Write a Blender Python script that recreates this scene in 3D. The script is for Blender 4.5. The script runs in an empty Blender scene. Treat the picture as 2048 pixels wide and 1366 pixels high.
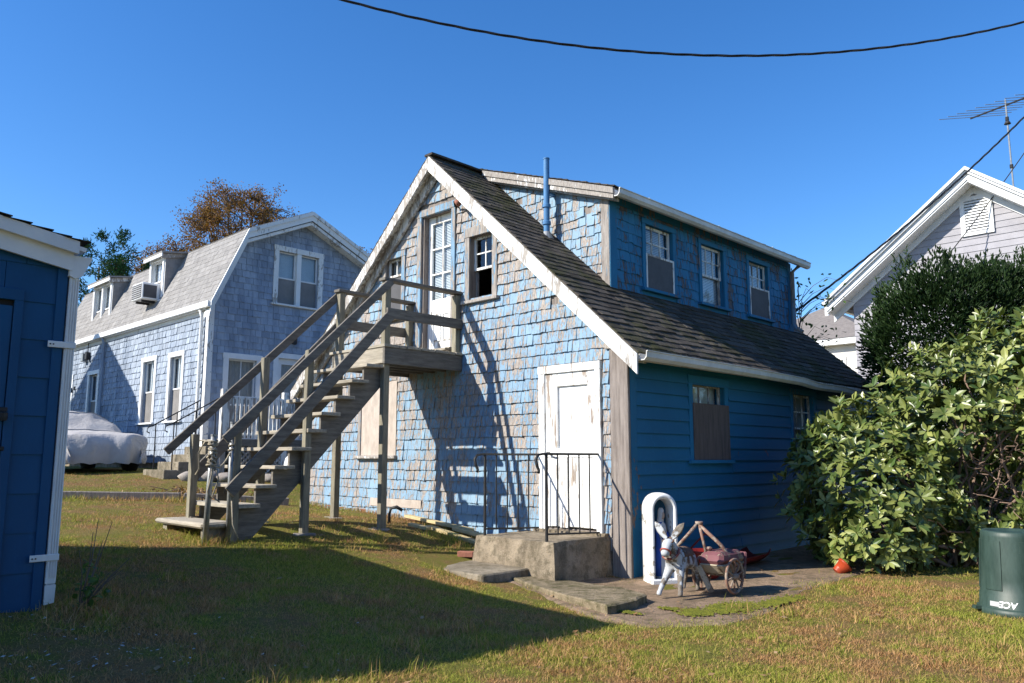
import bpy, math, random
import numpy as np
from mathutils import Vector, Matrix
random.seed(7); RNG = np.random.default_rng(11)
R_ = math.radians
scene = bpy.context.scene; col = scene.collection

# ------------------------------------------------------------------ camera, sky, sun, exposure
EYE = Vector((0, 0, 1.35))
cam = bpy.data.cameras.new('camera'); cam.sensor_width = 36; cam.lens = 28.125; cam.clip_end = 2000; cam.clip_start = .05
camo = bpy.data.objects.new('camera', cam); col.objects.link(camo); scene.camera = camo
camo.location = EYE; camo.rotation_euler = (R_(90 + 8.32), 0, 0)
SUN_AZ, SUN_EL = 252.0, 35.0
w = bpy.data.worlds.new('World'); scene.world = w; w.use_nodes = True
nt = w.node_tree; bg = nt.nodes['Background']
sky = nt.nodes.new('ShaderNodeTexSky'); sky.sky_type = 'NISHITA'; sky.sun_disc = False
sky.sun_elevation = R_(SUN_EL); sky.sun_rotation = R_(SUN_AZ)
sky.altitude = 300; sky.air_density = 1.0; sky.dust_density = .25; sky.ozone_density = 4.0
hs = nt.nodes.new('ShaderNodeHueSaturation'); hs.inputs['Saturation'].default_value = 1.26; hs.inputs['Hue'].default_value = .506
nt.links.new(sky.outputs[0], hs.inputs['Color']); nt.links.new(hs.outputs[0], bg.inputs['Color'])
bg.inputs['Strength'].default_value = .135
sd = bpy.data.lights.new('sun', 'SUN'); sd.energy = 5.0; sd.angle = R_(.5); sd.color = (1, .94, .83)
so = bpy.data.objects.new('sun', sd); col.objects.link(so)
sv = Vector((math.sin(R_(SUN_AZ)) * math.cos(R_(SUN_EL)), math.cos(R_(SUN_AZ)) * math.cos(R_(SUN_EL)), math.sin(R_(SUN_EL))))
so.rotation_euler = sv.to_track_quat('Z', 'Y').to_euler(); so.location = (-20, -8, 30)
vs = scene.view_settings; vs.view_transform = 'Standard'; vs.look = 'None'; vs.exposure = .70; vs.gamma = 1; vs.use_curve_mapping = False

# ------------------------------------------------------------------ frames (all buildings share one street grid)
ROT = R_(-44.5)
AX = Vector((math.cos(ROT), math.sin(ROT), 0)); AY = Vector((-math.sin(ROT), math.cos(ROT), 0))
KH = Vector((1.3587, 9.3518, 0)); QL = Vector((-6.908, 18.0, 1.26)); CS = Vector((-3.20, 5.60, 0))
def wl(o, x, y, z=0): return o + AX * x + AY * y + Vector((0, 0, z))
def frame(o): return Matrix.Translation(o) @ Matrix.Rotation(ROT, 4, 'Z')

# ------------------------------------------------------------------ ground height (thin plate through surveyed points)
def _h(x, y): p = wl(KH, x, y); return p.x, p.y
CP = [(1.36, 9.35, 0), (1.55, 8.1, 0), (2.6, 8.6, 0), (.45, 9.5, .03), (4.37, 7.36, 0), (5, 9.3, .02), (8, 9, .05), (.55, 6.7, 0), (2.5, 5.5, -.03), (0, 0, .0), (6, 2, 0),
      (-3.14, 5.61, .33), (-5, 4, .42), (-2.0, 4.5, .2), (-1.5, 7.6, .2), (-3.2, 8.9, .43), (-1.68, 10.49, .47), (-2.4, 9.7, .46), (*_h(-2.8, 0), .33), (*_h(-1.8, -.9), .2), (*_h(-1.65, 0), .27), (*_h(-6.95, 0), .57), (*_h(-6.95, 7), .75),
      (*_h(0, 3.5), .03), (*_h(0, 7), .1), (-5.5, 13.3, .70), (-9, 12, .78), (-6.9, 18, 1.05), (-12, 21, 1.08), (-5, 19.5, 1.05), (-8, 8, .6), (-14, 10, .8),
      (12, 14, .2), (8, 18, .35), (0, 26, 1.0), (-25, 30, 1.2), (25, 30, .3), (0, 60, 1.0), (60, 60, .4), (-60, 60, 1.2), (30, -10, 0), (-30, -10, .6)]
_cp = np.array(CP)
def _U(r2): return np.where(r2 > 1e-9, r2 * np.log(np.maximum(r2, 1e-9)), 0)
_n = len(_cp); _A = np.zeros((_n + 3, _n + 3)); _d = _cp[:, None, :2] - _cp[None, :, :2]
_A[:_n, :_n] = _U((_d ** 2).sum(-1)) + np.eye(_n) * .8; _A[:_n, _n] = 1; _A[:_n, _n + 1:] = _cp[:, :2]; _A[_n, :_n] = 1; _A[_n + 1:, :_n] = _cp[:, :2].T
_w = np.linalg.solve(_A, np.concatenate([_cp[:, 2], [0, 0, 0]]))
def GV(x, y):
    x = np.asarray(x, float); y = np.asarray(y, float)
    xc = np.clip(x, -60, 60); yc = np.clip(y, -12, 62)
    r2 = (xc[..., None] - _cp[:, 0]) ** 2 + (yc[..., None] - _cp[:, 1]) ** 2
    return _U(r2) @ _w[:_n] + _w[_n] + _w[_n + 1] * xc + _w[_n + 2] * yc
def G(x, y): return float(GV(np.array([x]), np.array([y]))[0])
def gl(o, x, y, dz=0):
    p = wl(o, x, y); return Vector((p.x, p.y, G(p.x, p.y) + dz))

# ------------------------------------------------------------------ materials
class N:
    def __init__(s, name):
        s.m = bpy.data.materials.new(name); s.m.use_nodes = True; s.t = s.m.node_tree; s.b = s.t.nodes['Principled BSDF']
    def n(s, t, **k):
        x = s.t.nodes.new('ShaderNode' + t)
        for a, b in k.items(): setattr(x, a, b)
        return x
    def l(s, a, b): s.t.links.new(a, b)
    def math(s, op, a, b=None, clamp=False):
        x = s.n('Math', operation=op, use_clamp=clamp)
        for i, q in enumerate((a, b)):
            if q is None: continue
            if isinstance(q, (int, float)): x.inputs[i].default_value = q
            else: s.l(q, x.inputs[i])
        return x.outputs[0]
    def coord(s, kind='Object', stretch=(1, 1, 1)):
        if kind == 'pos': o = s.n('NewGeometry').outputs['Position']
        else: o = s.n('TexCoord').outputs[kind]
        mp = s.n('Mapping'); mp.inputs['Scale'].default_value = stretch; s.l(o, mp.inputs[0]); return mp.outputs[0]
    def noise(s, vec, scale, detail=4, rough=.6):
        x = s.n('TexNoise'); x.inputs['Scale'].default_value = scale; x.inputs['Detail'].default_value = detail; x.inputs['Roughness'].default_value = rough
        s.l(vec, x.inputs['Vector']); return x.outputs['Fac']
    def ramp(s, v, a, b, interp='LINEAR'):
        x = s.n('MapRange'); x.inputs['From Min'].default_value = a; x.inputs['From Max'].default_value = b; s.l(v, x.inputs['Value']); return x.outputs[0]
    def mix(s, f, a, b, mode='MIX'):
        x = s.n('Mix', data_type='RGBA', blend_type=mode)
        if isinstance(f, (int, float)): x.inputs[0].default_value = f
        else: s.l(f, x.inputs[0])
        for i, q in ((6, a), (7, b)):
            if isinstance(q, tuple): x.inputs[i].default_value = (*q, 1)
            else: s.l(q, x.inputs[i])
        return x.outputs[2]
    def rnd(s):
        g = s.n('NewGeometry').outputs['Random Per Island']; o = s.n('ObjectInfo').outputs['Random']
        return s.math('FRACT', s.math('ADD', g, o))
    def bump(s, h, strength=.3, dist=.01):
        b = s.n('Bump'); b.inputs['Strength'].default_value = strength; b.inputs['Distance'].default_value = dist; s.l(h, b.inputs['Height']); s.l(b.outputs[0], s.b.inputs['Normal'])
    def out(s, c, rough=.8, spec=.3):
        if isinstance(c, tuple): s.b.inputs['Base Color'].default_value = (*c, 1)
        else: s.l(c, s.b.inputs['Base Color'])
        if isinstance(rough, (int, float)): s.b.inputs['Roughness'].default_value = rough
        else: s.l(rough, s.b.inputs['Roughness'])
        s.b.inputs['Specular IOR Level'].default_value = spec; return s.m
def M_plain(name, c1, c2=None, scale=6, stretch=(1, 1, 1), rough=.8, bump=.2, bscale=None, var=.25, kind='Object', spec=.3, metal=0):
    k = N(name); c2 = c2 or tuple(x * .7 for x in c1); v = k.coord(kind, stretch)
    a = k.noise(v, scale); b = k.noise(v, bscale or scale * 6, 5, .7)
    f = k.ramp(k.math('ADD', k.math('MULTIPLY', a, .7), k.math('MULTIPLY', b, .3)), .38, .62)
    c = k.mix(f, c1, c2)
    r = k.rnd(); c = k.mix(k.math('MULTIPLY', r, var), c, k.mix(1.0, c, (.45, .45, .45), 'MULTIPLY'))
    if bump: k.bump(b, bump, .012)
    k.b.inputs['Metallic'].default_value = metal
    return k.out(c, rough, spec)
def M_peel(name, paint, paint2, wood, wood2, amount=.5, fine=30, big=1.6, zstretch=.22, rough=.75, bump=.5, kind='pos', var=.35, st=None, rw=.12):
    # flaking paint over weathered wood; flakes run with the grain, whole pieces differ
    k = N(name); st = st or (1, 1, zstretch); v = k.coord(kind, st); v0 = k.coord(kind)
    a = k.noise(v, fine, 5, .75); b = k.noise(v0, big, 3, .5); c = k.noise(v, fine * .25, 3, .6); r = k.rnd()
    s = k.math('ADD', k.math('MULTIPLY', a, .85), k.math('MULTIPLY', b, .5)); s = k.math('ADD', s, k.math('MULTIPLY', c, .7)); s = k.math('ADD', s, k.math('MULTIPLY', r, rw)); s = k.math('DIVIDE', s, 2.05 + rw)
    T = .62 - .24 * amount; f = k.ramp(s, T, T + .012); f2 = k.math('MULTIPLY', k.ramp(s, T - .012, T), k.math('SUBTRACT', 1.0, f))
    wg = k.ramp(k.noise(v, fine * 1.7, 4, .7), .35, .65)
    wd = k.mix(wg, wood, wood2); pt = k.mix(k.ramp(b, .35, .65), paint, paint2)
    pt = k.mix(k.math('MULTIPLY', k.ramp(a, .55, .75), .4), pt, tuple(min(1, x * 1.35) for x in paint))
    cc = k.mix(f, pt, wd); cc = k.mix(k.math('MULTIPLY', f2, .5), cc, tuple(x * .35 for x in wood2))
    cc = k.mix(k.math('MULTIPLY', k.rnd(), var), cc, k.mix(1.0, cc, (.5, .52, .56), 'MULTIPLY'))
    h = k.math('SUBTRACT', k.math('MULTIPLY', a, .5), f); k.bump(h, bump, .006)
    return k.out(cc, rough, .25)
BLUE = (.17, .36, .62)
mt = {}
mt['shingle_blue'] = M_peel('peeling_blue_shingle', (.25, .375, .49), (.20, .325, .45), (.47, .415, .37), (.21, .175, .15), .46, 44, 1.3, rw=.0, var=.22)
mt['shingle_bare'] = M_peel('bare_blue_shingle', (.25, .375, .49), (.20, .325, .45), (.48, .425, .38), (.21, .175, .15), .66, 44, 1.3, rw=.0, var=.22)
mt['clap_blue'] = M_peel('blue_clapboard_paint', (.016, .15, .285), (.013, .125, .24), (.24, .17, .14), (.12, .09, .08), -.02, 16, 1.1, .5, .55, .15, var=.22)
mt['dormer_blue'] = M_peel('shaded_dormer_shingle', (.04, .205, .37), (.03, .165, .31), (.16, .15, .16), (.08, .07, .07), .4, 34, 1.5, .22)  # darker copy of the blue shingles; the dormer's shade is in its colour
mt['trim_blue'] = M_peel('flaking_blue_trim', (.22, .36, .49), (.18, .31, .44), (.42, .38, .34), (.23, .2, .18), .55, 22, 1.8, .15)
mt['trim_shade'] = M_peel('shaded_blue_trim', (.025, .19, .35), (.02, .155, .295), (.22, .2, .19), (.12, .1, .1), .22, 22, 1.8, .15)  # darker copy of the blue trim with shade put into its colour
mt['white_peel'] = M_peel('flaking_white_paint', (.80, .80, .77), (.74, .73, .70), (.45, .41, .36), (.24, .21, .19), .42, 26, 2.0, .15, var=.12)
mt['white_some'] = M_peel('chipped_white_paint', (.80, .80, .78), (.74, .74, .72), (.5, .46, .41), (.3, .27, .24), .24, 22, 2.0, .3, var=.1)
mt['white_worn'] = M_peel('worn_white_paint', (.78, .77, .74), (.70, .69, .67), (.46, .42, .37), (.25, .22, .2), .62, 30, 1.4, .3)
mt['white_door'] = M_peel('white_door_paint', (.86, .86, .84), (.82, .82, .8), (.45, .38, .31), (.25, .2, .17), .22, 30, 2.2, .10, var=.05)
mt['white'] = M_plain('white_trim_paint', (.80, .80, .79), (.70, .71, .72), 3, rough=.5, bump=.06, var=.08)
mt['white_gutter'] = M_plain('old_white_gutter', (.74, .74, .72), (.56, .55, .52), 2.2, rough=.5, bump=.08, var=.05)
mt['wood_y'] = M_plain('weathered_wood_along_shaded', (.22, .20, .17), (.12, .108, .095), 7, (4, .5, 4), .9, .5, 40, .3)  # stair wood's shaded sides; shade is put into this darker tone
mt['wood_z'] = M_plain('weathered_wood_upright', (.33, .30, .22), (.19, .17, .13), 7, (4, 4, .5), .9, .5, 40, .3)
mt['wood_x'] = M_plain('weathered_wood_across_lit', (.46, .41, .33), (.28, .25, .20), 7, (.5, 4, 4), .9, .5, 40, .3)  # sunlit copy of the stair wood; light is put into this tone
mt['wood_grey'] = M_plain('bare_grey_wood', (.30, .26, .235), (.16, .135, .12), 6, (5, 5, .4), .9, .5, 40, .2)
mt['plywood'] = M_plain('weathered_plywood', (.52, .45, .39), (.40, .34, .29), 9, (1.5, 1.5, .6), .9, .3, 50, .1)
mt['plywood_dark'] = M_plain('dark_plywood', (.17, .13, .115), (.10, .08, .07), 7, (5, 5, .4), .85, .3, 40, .1)
mt['lumber'] = M_plain('fresh_lumber', (.62, .50, .28), (.50, .39, .2), 4, (1, 5, 5), .8, .2, 40, .25)
mt['roof_dark'] = M_plain('old_roof_shingle', (.115, .10, .088), (.06, .053, .048), 9, rough=.95, bump=.6, bscale=120, var=.75, kind='pos', spec=.1)
def M_roof():
    k = N('mossy_roof_shingle'); v = k.coord('pos'); a = k.noise(v, 1.1, 4, .6); b = k.noise(v, 7, 5, .7); c = k.noise(v, 110, 4, .7); r = k.rnd()
    cc = k.mix(r, (.062, .054, .047), (.15, .13, .11)); cc = k.mix(k.math('MULTIPLY', k.ramp(c, .4, .6), .5), cc, (.05, .045, .04))
    f = k.math('MULTIPLY', k.ramp(k.math('ADD', k.math('MULTIPLY', a, .55), k.math('MULTIPLY', b, .45)), .49, .60), .75); cc = k.mix(f, cc, k.mix(k.ramp(c, .4, .6), (.085, .08, .03), (.04, .05, .02)))
    k.bump(k.math('ADD', c, b), .7, .02); return k.out(cc, .95, .1)
mt['roof_mossy'] = M_roof()
mt['roof_grey'] = M_plain('grey_roof_shingle', (.33, .32, .31), (.26, .25, .245), 6, rough=.95, bump=.3, bscale=90, var=.35, kind='pos', spec=.1)
mt['roof_far'] = M_plain('far_roof', (.24, .215, .20), (.18, .16, .15), 6, rough=.95, bump=.3, bscale=60, var=.2, kind='pos')
mt['shingle_grey'] = M_plain('weathered_grey_shingle', (.40, .46, .55), (.23, .28, .36), 2.6, (1, 1, .35), .9, .4, 60, .45, kind='pos')
mt['siding_grey'] = M_plain('pale_grey_siding', (.37, .36, .385), (.32, .31, .335), 3, rough=.8, bump=.1, var=.12, kind='pos')
mt['siding_pale'] = M_plain('cream_siding', (.72, .68, .63), (.64, .6, .56), 3, rough=.8, bump=.1, var=.12, kind='pos')
mt['shed_blue'] = M_peel('navy_blue_paint', (.008, .082, .20), (.007, .066, .165), (.20, .26, .32), (.06, .08, .10), -.22, 26, 1.6, .35, .5, .25, var=.2)
mt['concrete_plain'] = M_plain('old_concrete', (.36, .32, .26), (.22, .19, .15), 3.5, rough=.95, bump=.5, bscale=45, var=.1, kind='pos')
def M_conc(name, c1, c2, stain, amt):
    k = N(name); v = k.coord('pos'); a = k.noise(v, 2.2, 5, .65); b = k.noise(v, 9, 5, .7); c = k.noise(v, 70, 4, .75); e = k.noise(k.coord('pos', (1, 1, .3)), 5, 4, .6)
    cc = k.mix(k.ramp(a, .42, .58), c1, c2); cc = k.mix(k.math('MULTIPLY', k.ramp(b, .48, .62), amt), cc, stain); cc = k.mix(k.math('MULTIPLY', k.ramp(e, .52, .66), amt * .8), cc, tuple(x * .7 for x in stain)); cc = k.mix(k.math('MULTIPLY', k.ramp(c, .56, .68), .5), cc, tuple(min(1, x * 1.5) for x in c1)); cc = k.mix(k.math('MULTIPLY', k.ramp(c, .44, .34), .5), cc, tuple(x * .5 for x in c2))
    k.bump(k.math('ADD', k.math('MULTIPLY', c, .6), b), .8, .025); return k.out(cc, .95, .12)
mt['stoop'] = M_conc('stoop_concrete', (.34, .28, .205), (.24, .195, .14), (.105, .09, .06), .65)
mt['concrete'] = M_conc('old_concrete', (.32, .275, .21), (.22, .185, .135), (.10, .09, .055), .6)
mt['slab'] = M_conc('mossy_slab', (.28, .225, .15), (.19, .155, .10), (.085, .08, .035), .8)
mt['stone'] = M_plain('fieldstone', (.36, .32, .28), (.22, .19, .17), 5, rough=.95, bump=.6, bscale=30, var=.5, kind='pos')
mt['brick'] = M_plain('red_brick', (.36, .15, .10), (.26, .11, .08), 12, rough=.9, bump=.4, bscale=60, var=.4)
mt['iron'] = M_plain('black_iron', (.035, .035, .037), (.02, .02, .02), 12, rough=.55, bump=.2, var=.1)
mt['galv'] = M_plain('galvanised_pipe', (.40, .41, .41), (.27, .28, .28), 14, rough=.45, bump=.1, var=.2, metal=.6)
mt['rope'] = M_plain('frayed_rope', (.45, .40, .30), (.3, .26, .2), 30, rough=.95, bump=.4)
mt['pipe_blue'] = M_plain('blue_vent_pipe', (.08, .24, .47), (.06, .18, .38), 8, rough=.5, bump=.1)
mt['dark'] = M_plain('dark_interior', (.03, .028, .026), (.02, .02, .02), 3, rough=.9, bump=0)
mt['blind'] = M_plain('white_blind', (.80, .80, .78), (.72, .72, .70), 4, rough=.7, bump=0, var=.05)
mt['screen'] = M_plain('insect_screen', (.10, .10, .11), (.075, .075, .08), 3, rough=.7, bump=0, var=.1)
mt['screen_pale'] = M_plain('pale_insect_screen', (.25, .235, .225), (.20, .19, .18), 3, rough=.7, bump=0, var=.2)
mt['curtain'] = M_plain('pale_curtain', (.50, .50, .48), (.38, .38, .37), 6, (6, 6, 1), .9, .2)
def M_glass():
    k = N('window_glass'); g = k.n('BsdfGlossy'); g.inputs['Roughness'].default_value = .03; g.inputs['Color'].default_value = (.9, .95, 1, 1)
    t = k.n('BsdfTransparent'); t.inputs['Color'].default_value = (.8, .85, .88, 1)
    lw = k.n('LayerWeight'); lw.inputs['Blend'].default_value = .5; f = k.math('ADD', k.math('MULTIPLY', k.math('POWER', lw.outputs['Facing'], 4.0), .85), .055); x = k.n('MixShader'); k.l(f, x.inputs[0]); k.l(t.outputs[0], x.inputs[1]); k.l(g.outputs[0], x.inputs[2])
    k.l(x.outputs[0], k.t.nodes['Material Output'].inputs['Surface']); return k.m
mt['glass'] = M_glass()

# ------------------------------------------------------------------ mesh helpers
def tag(o, label=None, cat=None, group=None, kind=None):
    for a, b in (('label', label), ('category', cat), ('group', group), ('kind', kind)):
        if b: o[a] = b
    return o
def link(name, me, parent=None, mat=None):
    o = bpy.data.objects.new(name, me); col.objects.link(o)
    if parent is not None: o.parent = parent
    if mat is not None and me is not None and len(me.materials) == 0: me.materials.append(mat)
    return o
def thing(name, label, cat, mw, group=None):
    o = link(name, None); o.empty_display_size = .2; o.matrix_world = mw; tag(o, label, cat, group); return o
ident = lambda u, v, n: (u, v, n)
class MB:
    def __init__(s, F=None): s.v = []; s.f = []; s.F = F or ident
    def add(s, vs, fs):
        b = len(s.v); s.v += [s.F(*p) for p in vs]; s.f += [tuple(b + i for i in f) for f in fs]; return s
    def box(s, a0, a1, b0, b1, c0, c1, j=0):
        q = lambda: random.uniform(-j, j) if j else 0
        vs = [(x + q(), y + q(), z + q()) for z in (c0, c1) for y in (b0, b1) for x in (a0, a1)]
        return s.add(vs, [(0, 2, 3, 1), (4, 5, 7, 6), (0, 1, 5, 4), (2, 6, 7, 3), (0, 4, 6, 2), (1, 3, 7, 5)])
    def hexa(s, vs): return s.add(vs, [(0, 2, 3, 1), (4, 5, 7, 6), (0, 1, 5, 4), (2, 6, 7, 3), (0, 4, 6, 2), (1, 3, 7, 5)])
    def beam(s, p, q, wd, ht, up=(0, 0, 1)):
        p = Vector(p); q = Vector(q); d = (q - p).normalized(); up = Vector(up); sd = d.cross(up).normalized(); u = sd.cross(d).normalized()
        vs = [tuple(e + sd * a * wd / 2 + u * b * ht / 2) for b in (-1, 1) for a in (-1, 1) for e in (p, q)]
        return s.hexa(vs)
    def prism(s, pts, n0, n1):
        k = len(pts); vs = [(a, b, n0) for a, b in pts] + [(a, b, n1) for a, b in pts]
        fs = [tuple(range(k))[::-1], tuple(range(k, 2 * k))] + [(i, (i + 1) % k, k + (i + 1) % k, k + i) for i in range(k)]
        return s.add(vs, fs)
    def tube(s, pts, r, n=8, cap=True):
        pts = [Vector(p) for p in pts]; m = len(pts); rs = r if isinstance(r, (list, tuple)) else [r] * m
        b = []; ref = Vector((.3, .2, 1)).normalized()
        for i, p in enumerate(pts):
            d = (pts[min(i + 1, m - 1)] - pts[max(i - 1, 0)]).normalized()
            a = d.cross(ref); a = a.normalized() if a.length > .05 else d.cross(Vector((1, 0, 0))).normalized(); c = d.cross(a)
            b += [tuple(p + (a * math.cos(t) + c * math.sin(t)) * rs[i]) for t in [2 * math.pi * j / n for j in range(n)]]
        fs = [(i * n + j, i * n + (j + 1) % n, (i + 1) * n + (j + 1) % n, (i + 1) * n + j) for i in range(m - 1) for j in range(n)]
        if cap: fs += [tuple(range(n))[::-1], tuple(range((m - 1) * n, m * n))]
        return s.add(b, fs)
    def lathe(s, prof, n=24, o=(0, 0, 0), cap=True):
        b = [(o[0] + r * math.cos(2 * math.pi * j / n), o[1] + r * math.sin(2 * math.pi * j / n), o[2] + z) for r, z in prof for j in range(n)]; m = len(prof)
        fs = [(i * n + j, i * n + (j + 1) % n, (i + 1) * n + (j + 1) % n, (i + 1) * n + j) for i in range(m - 1) for j in range(n)]
        if cap: fs += [tuple(range(n))[::-1], tuple(range((m - 1) * n, m * n))]
        return s.add(b, fs)
    def mesh(s, name, smooth=False):
        me = bpy.data.meshes.new(name); me.from_pydata([tuple(p) for p in s.v], [], s.f)
        import bmesh
        bm = bmesh.new(); bm.from_mesh(me); bmesh.ops.recalc_face_normals(bm, faces=bm.faces); bm.to_mesh(me); bm.free()
        if smooth: me.polygons.foreach_set('use_smooth', [True] * len(me.polygons))
        me.update(); return me
    def build(s, name, mat, parent=None, smooth=False, bevel=0):
        o = link(name, s.mesh(name, smooth), parent, mt[mat] if isinstance(mat, str) else mat)
        if bevel: md = o.modifiers.new('bevel', 'BEVEL'); md.width = bevel; md.segments = 1; md.limit_method = 'ANGLE'
        return o
def part(name, mat, parent, *boxes, F=None, bevel=0, j=0):
    m = MB(F)
    for b in boxes: m.box(*b, j=j)
    return m.build(name, mat, parent, bevel=bevel)
def np_mesh(name, V, F, mat, parent=None, smooth=False, kind=None):
    V = np.asarray(V, np.float32); F = np.asarray(F, np.int32); me = bpy.data.meshes.new(name); k = F.shape[1]
    me.vertices.add(len(V)); me.vertices.foreach_set('co', V.ravel()); me.loops.add(F.size); me.loops.foreach_set('vertex_index', F.ravel())
    me.polygons.add(len(F)); me.polygons.foreach_set('loop_start', np.arange(0, F.size, k, dtype=np.int32))
    if smooth: me.polygons.foreach_set('use_smooth', np.ones(len(F), bool))
    me.update(calc_edges=True); me.validate()
    o = link(name, me, parent, mt[mat] if isinstance(mat, str) else mat)
    if kind: o['kind'] = kind
    return o
# wall planes: u along the wall, v up, n out of the wall
F_front = lambda u, v, n: (u, -n, v)          # face looking along -y
F_side = lambda u, v, n: (n, u, v)            # face looking along +x
def shift(F, d): return lambda u, v, n: F(u, v, n + d)
def wall(F, u0, u1, v0, top, holes, mb=None, reveal=.12, extra=()):
    mb = mb or MB(F); us = sorted({u0, u1, *extra, *[h[0] for h in holes], *[h[1] for h in holes]}); us = [u for u in us if u0 <= u <= u1]
    for a, b in zip(us, us[1:]):
        hs_ = sorted([h for h in holes if h[0] <= a + 1e-6 and h[1] >= b - 1e-6], key=lambda h: h[2]); v = (v0, v0)
        for h in hs_ + [None]:
            t = (h[2], h[2]) if h else (top(a), top(b))
            if t[0] > v[0] + 1e-4 or t[1] > v[1] + 1e-4: mb.add([(a, v[0], 0), (b, v[1], 0), (b, t[1], 0), (a, t[0], 0)], [(0, 1, 2, 3)])
            if h: v = (h[3], h[3])
    for h in holes:
        a, b, c, d = h[:4]
        mb.add([(a, c, 0), (b, c, 0), (b, d, 0), (a, d, 0), (a, c, -reveal), (b, c, -reveal), (b, d, -reveal), (a, d, -reveal)], [(0, 1, 5, 4), (1, 2, 6, 5), (2, 3, 7, 6), (3, 0, 4, 7)])
    return mb

# shingles: courses of separate pieces, butt ends proud, uneven; nearest ones become objects
def unit_shingles(k, curl=.3, rag=.12):
    out = []
    for i in range(k):
        r = random.uniform; e = [-r(0, rag), -r(0, rag) * .6, -r(0, rag) * .6, -r(0, rag)]; c = [1 + r(-.2, curl) for _ in range(4)]
        us = [0, .34 + r(-.08, .08), .68 + r(-.08, .08), 1]; v = []
        v += [(0, 1, .12), (1, 1, .12)]                                   # top front
        v += [(us[q], e[q], c[q]) for q in range(4)] + [(us[q], e[q], -.05) for q in range(4)] + [(0, 1, -.05), (1, 1, -.05)]
        f = [(0, 2, 3), (0, 3, 4, 1), (1, 4, 5), (2, 6, 7, 3), (3, 7, 8, 4), (4, 8, 9, 5), (0, 10, 6, 2), (1, 5, 9, 11)]
        out.append((np.array(v, float), f))
    return out
UNITS = unit_shingles(12, .3, .05); UNITS_FLAT = unit_shingles(6, .1, .03)
def _clip(poly, a, b, c):       # keep a*u+b*v<=c
    out = []
    for i in range(len(poly)):
        p, q = poly[i], poly[(i + 1) % len(poly)]; dp = a * p[0] + b * p[1] - c; dq = a * q[0] + b * q[1] - c
        if dp <= 0: out.append(p)
        if dp * dq < 0: t = dp / (dp - dq); out.append((p[0] + t * (q[0] - p[0]), p[1] + t * (q[1] - p[1])))
    return out
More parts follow.
